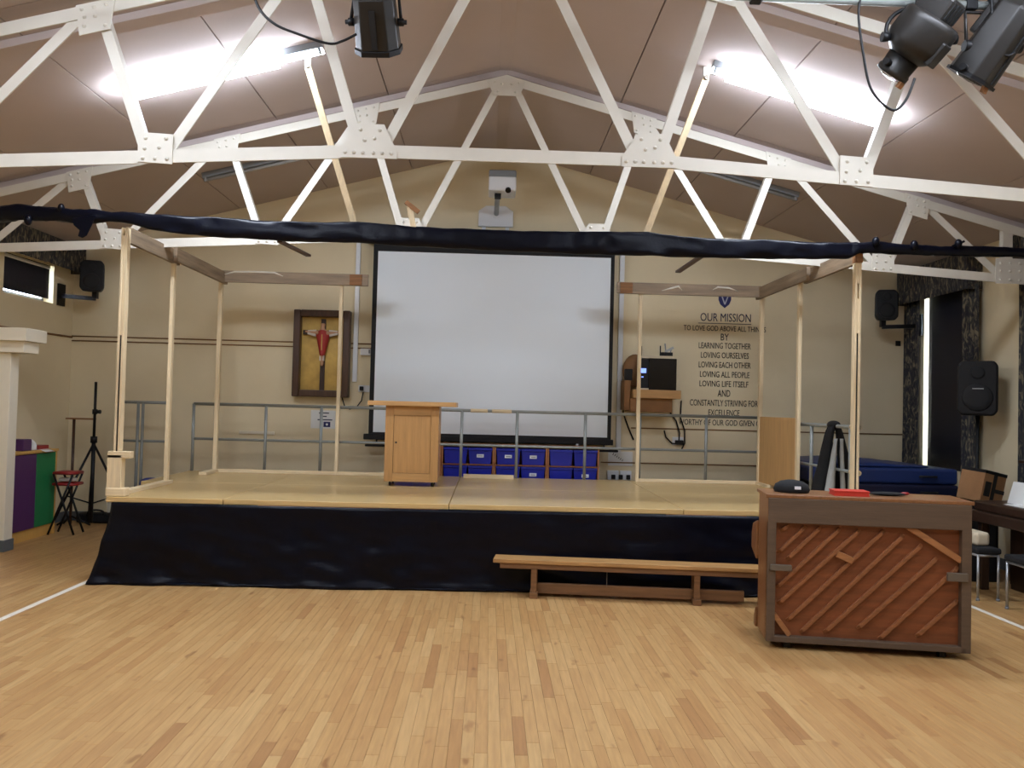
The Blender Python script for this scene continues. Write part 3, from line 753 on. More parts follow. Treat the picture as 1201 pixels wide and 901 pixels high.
MB().lathe((u1.x - .1, 10.47, bz - .1), [(.035, 0), (.035, .03)], 12, (0, -.6, -.8)).build('lens', 'black_gloss', pj)
box(pp.x - .03, pp.x + .05, 10.6, 10.75, bz - .16, bz - .11).build('bracket', 'black_metal', pj)

# computer shelf
y1 = YB; y0 = 11.0
a, b = onY(735, 487, y0), onY(799, 455, y0)
sh = thing('wall_shelf', 'brown wooden box shelf on the wall holding a computer', 'shelf', ((a.x + b.x) / 2, YB, a.z))
tz = onY(790, 458, y0).z; bz_ = onY(790, 468, y0).z; lz = onY(780, 484, y0).z
box(a.x + .08, b.x, y0, YB, bz_, tz).build('shelf_top', 'oak_x', sh, bevel=.005)
box(a.x + .05, b.x - .1, y0 + .05, YB, lz, bz_).build('shelf_box', 'tan_brown', sh, bevel=.005)
box(a.x - .02, a.x + .06, y0 + .1, YB, lz + .02, tz + .12).build('side_box', 'tan_brown', sh, bevel=.005)
q0, q1 = onY(755, 458, y0 + .06), onY(794, 421, y0 + .06)
pc = thing('computer', 'black all-in-one computer standing on the wall shelf', 'computer', ((q0.x + q1.x) / 2, y0 + .1, tz))
box(q0.x + .06, q1.x, y0 + .06, y0 + .26, tz, q1.z).build('case', 'black_gloss', pc, bevel=.008)
box(q0.x - .06, q0.x + .07, y0 + .08, y0 + .24, tz, q1.z - .01).build('drive_unit', 'black_matt', pc, bevel=.006)
box(q0.x - .05, q0.x + .03, y0 + .074, y0 + .081, tz + .22, tz + .28).build('display', 'glow_blue', pc)
box(q0.x - .03, q0.x - .005, y0 + .074, y0 + .081, tz + .16, tz + .175).build('indicator', 'glow_blue', pc)
box(q0.x - .1, q0.x + .05, y0 - .01, y0 + .06, tz, tz + .02).build('keypad', 'cream_cloth', pc)
zt = q1.z
r0, r1 = onY(752, 414, y0 + .1), onY(790, 409, y0 + .1)
ro = thing('network_router', 'small black router with stubby aerials on top of the computer', 'router', (r1.x - .06, y0 + .16, zt))
box(r0.x, r1.x - .02, y0 + .07, y0 + .25, zt, zt + .035).build('tray', 'cream_cloth', ro)
box(r1.x - .16, r1.x - .01, y0 + .09, y0 + .22, zt + .035, zt + .085).build('case', 'black_matt', ro, bevel=.006)
for dx, hh, tl in ((-.42, .13, 0), (-.17, .14, 0), (-.09, .17, -.02), (-.05, .12, .03)):
    bar((r1.x + dx, y0 + .12, zt + .03), (r1.x + dx + tl, y0 + .12, zt + .03 + hh), .014, .014, up=(0, 1, 0)).build('aerial', 'black_metal' if dx < -.1 else 'grey_plastic', ro)
MB().bar((r1.x - .11, y0 + .11, zt + .09), (r1.x + .0, y0 + .11, zt + .15), .01, .03, up=(0, 0, 1)).build('plug_block', 'steel_bright', ro)
g0 = onY(743, 432, y0 + .3)
sb = thing('round_basket', 'brown rounded basket at the screen side of the computer', 'basket', (g0.x, y0 + .32, tz + .1))
MB().ball((g0.x + .03, y0 + .34, g0.z - .03), (.17, .07, .22), 16, 12).build('basket_body', 'tan_brown', sb)
k0 = onY(737, 440, y0 + .15)
tag(box(k0.x - .05, k0.x + .05, y0 + .12, y0 + .2, tz + .12, tz + .27).build('small_speaker', 'black_matt', bevel=.01), 'small black desk speaker on the screen end of the wall shelf', 'speaker')
# cables under the shelf
for pts, lb in (([(786, 484), (793, 494), (797, 508), (796, 520)], 'black cable dropping from the wall shelf to the plugs'), ([(799, 470), (798, 490), (803, 505), (803, 520), (799, 528)], 'thin dark cable looping past the plugs under the shelf'),
                ([(779, 505), (781, 513), (788, 520), (795, 521)], 'short cable from the wall pipe to the plugs'), ([(731, 455), (731, 485), (737, 502), (743, 516)], 'dark cable hanging below the screen end of the shelf')):
    tag(tube([onY(*q, YB - .03) for q in pts], .010, 6).build('cable', 'black_metal'), lb, 'cable')
p = onY(796, 518, YB); ps = thing('plug_sockets', 'white wall sockets with black plugs under the computer shelf', 'socket', p)
box(p.x - .09, p.x + .06, YB - .03, YB, p.z - .05, p.z + .06).build('face_plate', 'white_plastic', ps, bevel=.005)
box(p.x - .06, p.x + .05, YB - .08, YB - .028, p.z - .04, p.z + .02).build('plug', 'black_matt', ps, bevel=.01)
p0, p1 = onY(713, 563, YB - .1), onY(742, 553, YB - .1)
wb = thing('power_boxes', 'pair of white power boxes with black plugs beside the blue trays', 'socket', (p0.x, YB, p0.z))
for k in range(2): box(p0.x + k * .17, p0.x + k * .17 + .15, YB - .06, YB, p0.z, p1.z).build('power_box', 'white_plastic', wb, bevel=.006)
for k in range(3): box(p0.x + .05 + k * .1, p0.x + .1 + k * .1, YB - .1, YB - .055, p0.z + .01, p0.z + .07).build('plug', 'black_matt', wb, bevel=.006)
p0, p1 = onY(713, 546, YB), onY(742, 530, YB)
wn = thing('wall_note', 'white card with dark scrawled writing above the power boxes', 'note', (p0.x, YB, p0.z))
box(p0.x, p1.x, YB - .006, YB - .001, p0.z, p1.z).build('card', 'paper', wn)
for k in range(6): bar((p0.x + .06 + k * .025, YB - .008, p1.z - .05 - k * .015), (p0.x + .075 + k * .025, YB - .008, p1.z - .02 - k * .018), .004, .008, up=(1, 0, 0)).build('scrawl', 'ink_dark', wn)
p = onY(1053, 403, YB); tag(box(p.x - .035, p.x + .035, YB - .015, YB, p.z - .035, p.z + .035).build('wall_switch', 'black_matt', bevel=.004), 'small black square switch on the wall under the bracket speaker', 'switch')

# lettering on the wall
def text_mesh(body, size, bold):
    cu = bpy.data.curves.new('t', 'FONT'); cu.body = body; cu.size = size; cu.align_x = 'CENTER'; cu.extrude = .002; cu.offset = bold; cu.resolution_u = 3
    o = bpy.data.objects.new('t', cu); col.objects.link(o); bpy.context.view_layer.update()
    dg = bpy.context.evaluated_depsgraph_get(); me = bpy.data.meshes.new_from_object(o.evaluated_get(dg))
    bpy.data.objects.remove(o); bpy.data.curves.remove(cu); return me
lt = thing('wall_lettering', 'mission statement lettering on the wall headed by a blue crest', 'lettering', (3.17, YB, 1.45))
LINES = [('OUR MISSION', 372.6, 60, 9.6), ('TO LOVE GOD ABOVE ALL THINGS', 385.6, 98, 6.2), ('BY', 395.5, 9.5, 8), ('LEARNING TOGETHER', 405.8, 62, 7), ('LOVING OURSELVES', 417, 57, 7), ('LOVING EACH OTHER', 428.3, 62, 7),
         ('LOVING ALL PEOPLE', 439.5, 59, 7), ('LOVING LIFE ITSELF', 450.5, 58, 7), ('AND', 461.5, 15, 8), ('CONSTANTLY STRIVING FOR', 473, 81, 7.4), ('EXCELLENCE', 484.3, 37, 7.2), ('WORTHY OF OUR GOD GIVEN GIFTS', 496, 108, 6.8)]
PXM = 1000 / YB
for body, py, wpx, hpx in LINES:
    me = text_mesh(body, 1.0, 0 if body == 'OUR MISSION' else .003)
    xs_ = [v.co.x for v in me.vertices]; hs = [v.co.y for v in me.vertices]; wd = max(xs_) - min(xs_); cx_ = (max(xs_) + min(xs_)) / 2; zh = max(hs) - min(hs); zm = (max(hs) + min(hs)) / 2
    c = onY(850 + (1 if py < 380 else -1 if py > 440 else 0), py, YB); kx = wpx / PXM / wd; kz = hpx / PXM / zh
    base = WM[lt].inverted() @ V((c.x, YB - .004, c.z))
    for v in me.vertices: v.co = V((base.x + (v.co.x - cx_) * kx, base.y - v.co.z, base.z + (v.co.y - zm) * kz))
    me.materials.clear(); me.materials.append(MATS['ink_navy'] if body == 'OUR MISSION' else MATS['ink_dark'])
    o = bpy.data.objects.new('text_line', me); col.objects.link(o); o.parent = lt
a, b = onY(819, 379, YB), onY(881, 380, YB); box(a.x, b.x, YB - .006, YB - .001, a.z - .003, a.z + .005).build('underline', 'ink_navy', lt)
c = onY(850, 352, YB)
shp = [(-.085, .09), (-.03, .1), (0, .085), (.03, .1), (.085, .09), (.085, .0), (.06, -.06), (0, -.11), (-.06, -.06), (-.085, 0)]
cs_ = MB().prism([(c.x + x, YB - .008, c.z + z) for x, z in shp], (0, .007, 0)).build('crest', 'crest_blue', lt)
m = MB()
for s in (-1, 1): m.bar((c.x + s * .045, YB - .01, c.z + .06), (c.x, YB - .01, c.z - .06), .003, .016, up=(1, 0, 0))
m.build('crest_charge', 'crest_silver', cs_)

# wall bracket speakers
def cabinet(m, c, w, h, d, rot):       # rounded trapezoid body, front towards -y before rotation
    poly = [(-w / 2 + .04, -h / 2), (w / 2 - .04, -h / 2), (w / 2, -h / 2 + .05), (w / 2, h / 2 - .05), (w / 2 - .04, h / 2), (-w / 2 + .04, h / 2), (-w / 2, h / 2 - .05), (-w / 2, -h / 2 + .05)]
    fr = [V((x, -d / 2, z)) for x, z in poly]; bk = [V((x * .72, d / 2, z * .9)) for x, z in poly]; n = 8
    M = Matrix.Translation(V(c)) @ Matrix.Rotation(rot, 4, 'Z')
    m.add([M @ p for p in fr + bk], [tuple(range(n))[::-1], tuple(range(n, 2 * n))] + [(i, (i + 1) % n, n + (i + 1) % n, n + i) for i in range(n)])
    return M
def wall_speaker(px, py, side, plate_px, label):
    Yc = 11.0; c = onY(px, py, Yc); s = -1 if side == 'l' else 1; xw = XL if s < 0 else XR
    t = thing('wall_speaker', label, 'speaker', (c.x, c.y, c.z - .25))
    m = MB(); M = cabinet(m, c, .29, .40, .26, s * -.35 * 0 + (.25 if s < 0 else -.25)); m.build('cabinet', 'black_metal', t, bevel=.02)
    for zz, r in ((-.07, .1), (.11, .05)):
        q = MB(); q.lathe((0, 0, 0), [(r, 0), (r * .96, .008), (r * .5, -.004)], 20, (0, -1, 0)); q.xf(M @ Matrix.Translation(V((0, -.132, zz)))); q.build('driver', 'black_matt', t)
    pz = c.z - .27
    bar((xw, Yc + .1, pz + .03 - .0), (c.x, Yc + .06, pz), .045, .05).build('arm', 'black_metal', t)
    box(c.x - .03, c.x + .03, Yc + .03, Yc + .09, pz, c.z - .12).build('upright', 'black_metal', t)
    box(min(xw, xw - s * .03), max(xw, xw - s * .03), Yc + .02, Yc + .18, pz - .1, pz + .18).build('wall_plate', 'black_metal', t)
wall_speaker(110, 325, 'l', 75, 'black speaker on a wall bracket by the short high window')
wall_speaker(1038, 359, 'r', 1067, 'black speaker on a wall bracket by the long curtained window')

# ================================================================== TRAY UNITS
TY = 10.86
tb = [457, 517.5, 579.5, 642, 703]
xs_t = [onY(q, 540, TY).x for q in tb]
ztop = 1.135
for i in range(4):
    xa, xb = xs_t[i] + .004, xs_t[i + 1] - .004
    posn = ['behind the lectern', 'next to the lectern', 'in the middle of the row', 'at the power-box end of the row'][i]
    t = thing('tray_unit', 'low wooden tray unit ' + posn, 'tray unit', ((xa + xb) / 2, TY + .2, 0), group='tray units under the screen')
    for q in (xa, xb - .016): box(q, q + .016, TY, TY + .30, 0, ztop).build('side_panel', 'tray_frame', t)
    box(xa, xb, TY, TY + .30, ztop, ztop + .02).build('top_panel', 'tray_frame', t)
    box(xa, xb, TY + .285, TY + .30, 0, ztop).build('back_panel', 'tray_frame', t)
    rowz = [.905, .68, .455, .23]
    for z in rowz[:3]: box(xa + .016, xb - .016, TY, TY + .28, z - .014, z).build('shelf_runner', 'tray_frame', t)
    box(xa + .016, xb - .016, TY, TY + .28, .06, .08).build('shelf_runner', 'tray_frame', t)
    tw = (xb - xa - .032) / 2
    for r, z in enumerate(rowz[:2]):
        for c_ in range(2):
            x0 = xa + .016 + c_ * tw + .006; x1 = x0 + tw - .012; h = .205
            lbl = 'deep blue tray in the %s row, %s column from the power boxes' % (('top', 'lower')[r], ['eighth', 'seventh', 'sixth', 'fifth', 'fourth', 'third', 'second', 'first'][2 * i + c_])
            tr = thing('storage_tray', lbl, 'tray', ((x0 + x1) / 2, TY + .2, z), group='blue trays in the tray units')
            tp = .018; m = MB()
            y0_, y1_ = TY + .012, TY + .27
            lo = [(x0 + tp, y0_ + tp, z), (x1 - tp, y0_ + tp, z), (x1 - tp, y1_ - tp, z), (x0 + tp, y1_ - tp, z)]; hi = [(x0, y0_, z + h), (x1, y0_, z + h), (x1, y1_, z + h), (x0, y1_, z + h)]
            hi2 = [(x0 + .006, y0_ + .006, z + h), (x1 - .006, y0_ + .006, z + h), (x1 - .006, y1_ - .006, z + h), (x0 + .006, y1_ - .006, z + h)]
            lo2 = [(p[0], p[1], z + .01) for p in lo]
            m.add(lo + hi + hi2 + lo2, [(0, 3, 2, 1)] + [(k, (k + 1) % 4, 4 + (k + 1) % 4, 4 + k) for k in range(4)] + [(4 + k, 4 + (k + 1) % 4, 8 + (k + 1) % 4, 8 + k) for k in range(4)] + [(8 + k, 8 + (k + 1) % 4, 12 + (k + 1) % 4, 12 + k) for k in range(4)] + [(12, 13, 14, 15)])
            m.build('tray_body', 'tray_blue', tr, bevel=.006)
            box(x0 - .002, x1 + .002, y0_ - .012, y0_ + .006, z + h - .03, z + h).build('rim', 'tray_blue', tr, bevel=.004)
            if (i, r, c_) in ((1, 0, 1), (2, 0, 0), (2, 0, 1), (2, 1, 1), (3, 1, 1)):
                xm = (x0 + x1) / 2; box(xm - .045, xm + .045, y0_ - .003, y0_ + .012, z + h - .12, z + h - .08).build('label_card', 'label_white', tr)
                box(xm - .03, xm + .03, y0_ - .004, y0_ - .002, z + h - .104, z + h - .098).build('label_line', 'ink_navy', tr)

# ================================================================== LECTERN
LYc = 9.22
l = thing('lectern', 'oak cupboard lectern on castors with a wide flat top', 'lectern', (-.81, LYc + .2, DZ))
x0, x1 = -1.105, -.53; y0 = LYc; zb, ztp = DZ + .05, 1.625
box(x0, x1, y0 + .02, y0 + .42, zb, ztp).build('carcass', 'oak_z', l, bevel=.004)
box(x0, x0 + .09, y0, y0 + .021, zb, ztp).build('stile', 'oak_z', l, bevel=.002)
box(x1 - .085, x1, y0, y0 + .021, zb, ztp).build('stile', 'oak_z', l, bevel=.002)
box(x0 + .09, x1 - .085, y0, y0 + .021, ztp - .1, ztp).build('head_rail', 'oak_x', l, bevel=.002)
box(x0 + .09, x1 - .085, y0, y0 + .021, zb, zb + .09).build('foot_rail', 'oak_x', l, bevel=.002)
d = box(x0 + .094, x1 - .089, y0 + .004, y0 + .02, zb + .094, ztp - .104).build('door', 'oak_z', l, bevel=.002)
MB().lathe((x0 + .12, y0 + .006, zb + .42), [(.011, 0), (.011, .006)], 12, (0, -1, 0)).build('keyhole', 'black_matt', d)
box(-1.29, -.345, y0 - .08, y0 + .5, ztp, ztp + .05).build('top_board', 'oak_x', l, bevel=.005)
for cx_ in (x0 + .06, x1 - .06):
    for cy_ in (y0 + .06, y0 + .36):
        c = MB().lathe((cx_ - .012, cy_, DZ + .026), [(.026, 0), (.026, .024)], 14, (1, 0, 0)).build('castor', 'black_metal', l)
        box(cx_ - .018, cx_ + .018, cy_ - .018, cy_ + .018, DZ + .04, zb + .004).build('castor_fork', 'steel_bright', c)

# ================================================================== UPRIGHT PIANO (back towards us)
A = onZ(898, 757, .02); B = onZ(1138, 772, .02)
ang = math.atan2(B.y - A.y, B.x - A.x); Wd = (B - A).length; Hh = 1.075; D = .42
pn = thing('upright_piano', 'brown upright piano turned to show its ribbed soundboard back', 'piano', (A.x, A.y, 0), ang)
def PL(zx, zy):        # zoomed picture position on the piano back -> local x, z
    u = (zx - 150) / 985; yb = 775 + 45 * u
    return u * Wd, .045 + (yb - zy) / 713 * (Hh - .045)
def lb(name, m_, *a, bevel=.004): return box(*a).build(name, m_, pn, local=True, bevel=bevel)
g = .05
lb('side_case', 'piano_case', 0, .03, 0, D, .05, Hh - .02); lb('side_case', 'piano_case', Wd - .03, Wd, 0, D, .05, Hh - .02)
lb('top_lid', 'piano_case', -.015, Wd + .015, -.01, D + .03, Hh - .022, Hh + .003)
lb('front_panel', 'piano_case', .03, Wd - .03, D - .03, D, .05, Hh - .02)
lb('key_bed', 'piano_case', -.005, Wd + .005, D - .02, D + .24, .58, .66)
for q in (-.02, Wd - .03):
    MB().prism([(q, D, .55), (q, D + .24, .60), (q, D + .24, .72), (q, D + .18, .80), (q, D, .84)], (.05, 0, 0)).build('key_cheek', 'piano_case', pn, local=True, bevel=.01)
    MB().prism([(q, D - .02, .05), (q, D + .06, .05), (q, D + .06, .12), (q, D - .02, .2)], (.05, 0, 0)).build('toe_block', 'piano_case', pn, local=True, bevel=.008)
zi0 = PL(190, 745)[1]; zi1 = PL(190, 195)[1]; xi0 = PL(192, 0)[0]; xi1 = PL(1088, 0)[0]
lb('back_top_rail', 'piano_frame', .002, Wd - .002, -.012, .06, zi1 - .005, Hh - .022)
lb('back_bottom_rail', 'piano_frame', .03, Wd - .03, -.012, .06, .05, zi0)
lb('back_post', 'piano_frame', 0, xi0, -.012, .06, .05, zi1); lb('back_post', 'piano_frame', xi1, Wd, -.012, .06, .05, zi1)
lb('soundboard', 'soundboard', xi0 - .01, xi1 + .01, .045, .06, zi0 - .01, zi1 + .01, bevel=0)
RIBS = [((215, 245), (265, 212)), ((205, 350), (345, 218)), ((250, 384), (420, 222)), ((200, 520), (515, 230)), ((210, 598), (612, 236)), ((255, 680), (730, 240)), ((320, 738), (825, 262)), ((440, 735), (912, 308)),
        ((600, 715), (985, 372)), ((705, 765), (1085, 415)), ((885, 748), (1085, 570))]
for a, b in RIBS:
    p, q = PL(*a), PL(*b); m = MB(); d_ = (V((q[0], 0, q[1])) - V((p[0], 0, p[1]))).normalized(); n_ = V((-d_.z, 0, d_.x)) * .0125
    P0, P1 = V((p[0], 0, p[1])), V((q[0], 0, q[1])); e = d_ * .03
    vsx = [P0 - n_ + V((0, .046, 0)), P0 + n_ + V((0, .046, 0)), P1 + n_ + V((0, .046, 0)), P1 - n_ + V((0, .046, 0)),
           P0 + e - n_ + V((0, .02, 0)), P0 + e + n_ + V((0, .02, 0)), P1 - e + n_ + V((0, .02, 0)), P1 - e - n_ + V((0, .02, 0))]
    m.add(vsx, [(0, 1, 2, 3), (7, 6, 5, 4), (0, 4, 5, 1), (1, 5, 6, 2), (2, 6, 7, 3), (3, 7, 4, 0)]); m.build('rib', 'rib_wood', pn, local=True, bevel=.003)
def brace(a, b, w_, m_='brace_wood', name='corner_brace'):
    p, q = PL(*a), PL(*b); MB().bar((p[0], .02, p[1]), (q[0], .02, q[1]), .05, w_, up=(0, -1, 0)).build(name, m_, pn, local=True, bevel=.003) if False else \
        MB().prism((lambda P0, P1, n: [P0 - n, P1 - n, P1 + n, P0 + n])(V((p[0], .004, p[1])), V((q[0], .004, q[1])), V((-(q[1] - p[1]), 0, q[0] - p[0])).normalized() * w_ / 2), (0, .05, 0)).build(name, m_, pn, local=True, bevel=.003)
brace((838, 222), (1092, 385), .042); brace((190, 645), (268, 746), .035); brace((496, 352), (574, 386), .045, name='rib_block')
for (ax_, az_), (bx_, bz2) in (((165, 398), (270, 432)), ((1018, 436), (1115, 480))):
    p, q = PL(ax_, az_), PL(bx_, bz2); lb('lifting_handle', 'iron_grey', p[0], q[0], -.03, .0, min(p[1], q[1]), max(p[1], q[1]))
for q in (.15, Wd - .17):
    for yy in (.05, D - .05):
        c = MB().lathe((q - .02, yy, .032), [(.032, 0), (.032, .04)], 14, (1, 0, 0)).build('castor', 'black_metal', pn, local=True)
        box(q - .035, q + .035, yy - .03, yy + .03, .045, .075).build('castor_plate', 'black_metal', c, local=True)
PM = WM[pn]
def on_piano(name, label, cat, lx, ly): 
    p = PM @ V((lx, ly, Hh + .003)); return thing(name, label, cat, p, ang)
# cap on the piano
cp = on_piano('cap', 'dark grey flat cap with a small white tag on the piano lid', 'cap', .2, .24)
MB().lathe((0, 0, 0), [(.12, .0), (.128, .02), (.115, .055), (.08, .078), (.03, .088), (.004, .089)], 24).build('crown', 'fabric_black', cp, local=True)
def brim(u, v): a = math.pi * (.0 + 1.0 * u) ; r = .115 + .075 * v * math.sin(a); return V((r * math.cos(a), -r * math.sin(a) * .95, .012 - .006 * v))
MB().grid(lambda u, v: brim(u, v) * 1, 16, 4).build('peak', 'fabric_black', cp, local=True, solid=.006) if False else None
box(.0, .042, -.132, -.110, .03, .05).xf(Matrix.Rotation(0, 4, 'Z')).build('tag', 'label_white', cp, local=True)
rd = on_piano('red_book', 'red covered book lying on the piano lid', 'book', .58, .14)
box(-.12, .12, -.08, .1, 0, .006).build('lower_cover', 'red_card', rd, local=True); box(-.115, .115, -.076, .096, .006, .03).build('pages', 'red_card', rd, local=True); box(-.12, .12, -.08, .1, .03, .036).build('upper_cover', 'red_card', rd, local=True)
bf_ = on_piano('sunglasses_case', 'flat black pouch with a pinkish tip on the piano lid', 'pouch', .86, .22)
MB().ball((0, 0, .014), (.13, .05, .014), 16, 8).build('pouch_body', 'fabric_black', bf_, local=True); MB().ball((.12, 0, .02), (.03, .02, .012), 10, 6).build('pouch_tip', 'red_metal', bf_, local=True)

# ================================================================== BENCH
a = V((.08, 7.46, 0)); b = V((2.42, 7.22, 0)); an = math.atan2(b.y - a.y, b.x - a.x); Lb = (b - a).length
bn = thing('gym_bench', 'long low wooden gym bench before the black stage skirt', 'bench', a, an)
def bb(name, m_, *q, bevel=.004): return box(*q).build(name, m_, bn, local=True, bevel=bevel)
bb('seat_plank', 'bench_wood', 0, Lb, -.06, .17, .297, .33); bb('seat_apron', 'bench_dark', .06, Lb - .06, -.045, -.02, .25, .297)
bb('bottom_beam', 'bench_dark', .33, Lb - .2, .03, .07, .03, .12)
for q in (.33, 1.72):
    bb('leg', 'bench_dark', q, q + .05, -.04, .0, .0, .297); bb('leg', 'bench_dark', q, q + .05, .11, .15, .0, .297); bb('foot', 'bench_dark', q - .01, q + .06, -.06, .17, 0, .05)
bb('hook_rod', 'iron_grey', .98, .985, 0, .005, .11, .297, bevel=0)

# ================================================================== STAGE LAMPS
BY, BZ = 5.2, 4.235
lbm = thing('lighting_bar', 'grey steel lighting bar slung below the ceiling near the truss', 'lighting bar', (X0, BY, BZ))
tube([(-2.75, BY, BZ), (3.3, BY, BZ)], .026, 12).build('bar_tube', 'steel_rail', lbm)
for q in (-2.3, -.3, 1.6, 2.95):
    box(q - .02, q + .02, BY - .012, BY + .012, BZ, ceil_z(q) + .004).build('hanger', 'steel_rail', lbm)
    box(q - .035, q + .035, BY - .035, BY + .035, BZ - .035, BZ + .035).build('clamp', 'black_metal', lbm, bevel=.006)
def arc(c, ax, up, r, n=14, flat=1.0):
    return [V(c) + ax * (math.cos(math.pi * i / n) * r) + up * (math.sin(math.pi * i / n) * r * flat) for i in range(n + 1)]
def basis(d):
    d = V(d).normalized(); s = d.cross(V((0, 0, 1))).normalized(); u = s.cross(d); return d, s, u
# single lamp: faceted floodlight housing seen from behind
def hexlamp(c, d, w, h, L, label):
    d, s, u = basis(d); c = V(c)
    t = thing('stage_lamp', label, 'stage lamp', c)
    def ring(k, sc): return [c + d * k + (s * x * w + u * z * h) * sc for x, z in ((-.5, -.18), (-.3, -.5), (.3, -.5), (.5, -.18), (.5, .3), (.28, .5), (-.28, .5), (-.5, .3))]
    m = MB(); a, b = ring(-L / 2, .9), ring(L / 2, 1.0); n = 8
    m.add(a + b, [tuple(range(n))[::-1], tuple(range(n, 2 * n))] + [(i, (i + 1) % n, n + (i + 1) % n, n + i) for i in range(n)]); m.build('housing', 'lamp_metal', t, bevel=.008)
    m = MB(); a, b = ring(L / 2 - .005, 1.06), ring(L / 2 + .03, 1.06); m.add(a + b, [tuple(range(n))[::-1], tuple(range(n, 2 * n))] + [(i, (i + 1) % n, n + (i + 1) % n, n + i) for i in range(n)]); m.build('front_rim', 'black_metal', t, bevel=.004)
    m = MB().lathe(c + d * (L / 2 + .028), [(h * .42, 0), (h * .3, .012), (.005, .02)], 20, d); m.build('lens', 'glass', t)
    MB().bar(c - d * L * .3 - u * (h * .5), c + d * L * .45 - u * (h * .5), .035, .012, u).build('vent_slot', 'black_matt', t)
    MB().bar(c - d * L * .2 + u * (h * .5), c + d * L * .3 + u * (h * .5), w * .5, .03, u).build('vent_cowl', 'lamp_metal', t, bevel=.006)
    bp = V((c.x, BY, BZ))
    top = bp - V((0, 0, .05)); pts = [c - s * (w * .58), V((c.x, BY, BZ - .06)) - s * (w * .5), V((c.x, BY, BZ - .06)) + s * (w * .5), c + s * (w * .58)]
    tube(pts, .012, 8).build('yoke', 'black_metal', t); MB().box(bp.x - .03, bp.x + .03, BY - .04, BY + .04, BZ - .07, BZ + .035).build('hook_clamp', 'black_metal', t, bevel=.008)
    for q in (-1, 1):
        MB().lathe(c + s * (q * w * .5), [(.024, 0), (.024, .035), (.014, .04), (.014, .055)], 12, s * q).build('pivot_knob', 'black_metal', t)
    return t
c = onY(441, 26, BY + .02)
hexlamp(c, (.04, .62, -.78), .27, .23, .30, 'single black faceted stage lamp with its cable hanging over the stage')
# round lamp
c = onY(1078, 45, BY - .02); d, s, u = basis((-.42, .5, -.68))
t = thing('stage_lamp', 'round-bodied dark stage lamp with a hooped yoke, partner of the long box lamp', 'stage lamp', c)
MB().lathe(c - d * .12, [(.13, -.02), (.165, -.015), (.18, .0), (.185, .03), (.188, .15), (.175, .2), (.11, .25)], 28, d).build('housing', 'lamp_metal', t)
MB().lathe(c + d * .12, [(.105, 0), (.1, .09), (.108, .1), (.108, .13), (.09, .135)], 24, d).build('lens_tube', 'lamp_metal', t)
MB().lathe(c + d * .258, [(.085, 0), (.05, .012), (.004, .018)], 20, d).build('lens', 'glass', t)
MB().bar(c - d * .27 + u * .02, c - d * .02 + u * .02, .18, .22, u).build('lamp_house', 'lamp_metal', t, bevel=.02)
for k in range(4): MB().bar(c - d * .25 - u * .092 + s * (-.06 + k * .04), c - d * .15 - u * .092 + s * (-.06 + k * .04), .012, .012, u).build('vent_slot', 'black_matt', t)
MB().bar(c - d * .05 - u * .18, c + d * .1 - u * .17, .09, .05, u).build('lamp_tray', 'lamp_metal', t, bevel=.01)
hx = V((1, 0, 0)); bp = V((c.x + .01, BY, BZ))
yk = [c - hx * .2 + V((0, 0, -.0))] + [V((c.x, BY, c.z)) - hx * (math.cos(math.pi * i / 12) * .2) + V((0, 0, .05 + math.sin(math.pi * i / 12) * (BZ - c.z - .075))) for i in range(13)] + [c + hx * .2]
tube(yk, .013, 8).build('yoke', 'black_metal', t)
MB().box(c.x - .03, c.x + .03, BY - .035, BY + .035, BZ - .06, BZ + .035).build('hook_clamp', 'black_metal', t, bevel=.008)
for q in (-1, 1): MB().lathe(c + hx * (q * .18), [(.022, 0), (.03, .03), (.03, .055)], 12, hx * q).build('pivot_knob', 'black_metal', t)
MB().lathe(c + d * .2 - s * .1, [(.02, 0), (.02, .05)], 10, -s).build('focus_knob', 'black_metal', t)
MB().lathe(c + d * .2 + s * .1, [(.02, 0), (.02, .05)], 10, s).build('focus_knob', 'black_metal', t)
e_ = c + d * .25 - u * .1
MB().bar(e_, e_ + d * .04, .05, .02, u).build('lens_glow', 'rough_end', t)  # orange-brown bar imitating the glow at the lens
# long box lamp
c = onY(1164, 55, BY - .02); d, s, u = basis((-.36, .42, -.7))
t = thing('stage_lamp', 'long grey box stage lamp with a square yoke, partner of the round lamp', 'stage lamp', c)
def oct_(k, w_, h_): return [c + d * k + s * x * w_ + u * z * h_ for x, z in ((-.5, -.25), (-.28, -.5), (.28, -.5), (.5, -.25), (.5, .3), (.25, .5), (-.25, .5), (-.5, .3))]
m = MB(); a, b, e2 = oct_(-.24, .24, .24), oct_(.2, .27, .27), oct_(-.3, .15, .15); n = 8
m.add(e2 + a + b, [tuple(range(n))[::-1], tuple(range(2 * n, 3 * n))] + [(k * n + i, k * n + (i + 1) % n, (k + 1) * n + (i + 1) % n, (k + 1) * n + i) for k in range(2) for i in range(n)]); m.build('housing', 'lamp_metal', t, bevel=.01)
m = MB(); a, b = oct_(.195, .29, .29), oct_(.215, .29, .29); m.add(a + b, [tuple(range(n))[::-1], tuple(range(n, 2 * n))] + [(i, (i + 1) % n, n + (i + 1) % n, n + i) for i in range(n)]); m.build('front_rim', 'black_metal', t)
MB().lathe(c + d * .212, [(.11, 0), (.07, .012), (.004, .018)], 20, d).build('lens', 'glass', t)
MB().bar(c - d * .15 - u * .128 + s * .02, c + d * .19 - u * .136 + s * .02, .03, .012, u).build('vent_slot', 'black_matt', t)
MB().bar(c - d * .28 + u * .1, c - d * .02 + u * .12, .14, .1, u).build('vent_cowl', 'lamp_metal', t, bevel=.012)
tube([c - hx * .165, V((c.x - .165, BY, BZ - .045)), V((c.x + .165, BY, BZ - .045)), c + hx * .165], .012, 8).build('yoke', 'lamp_metal', t)
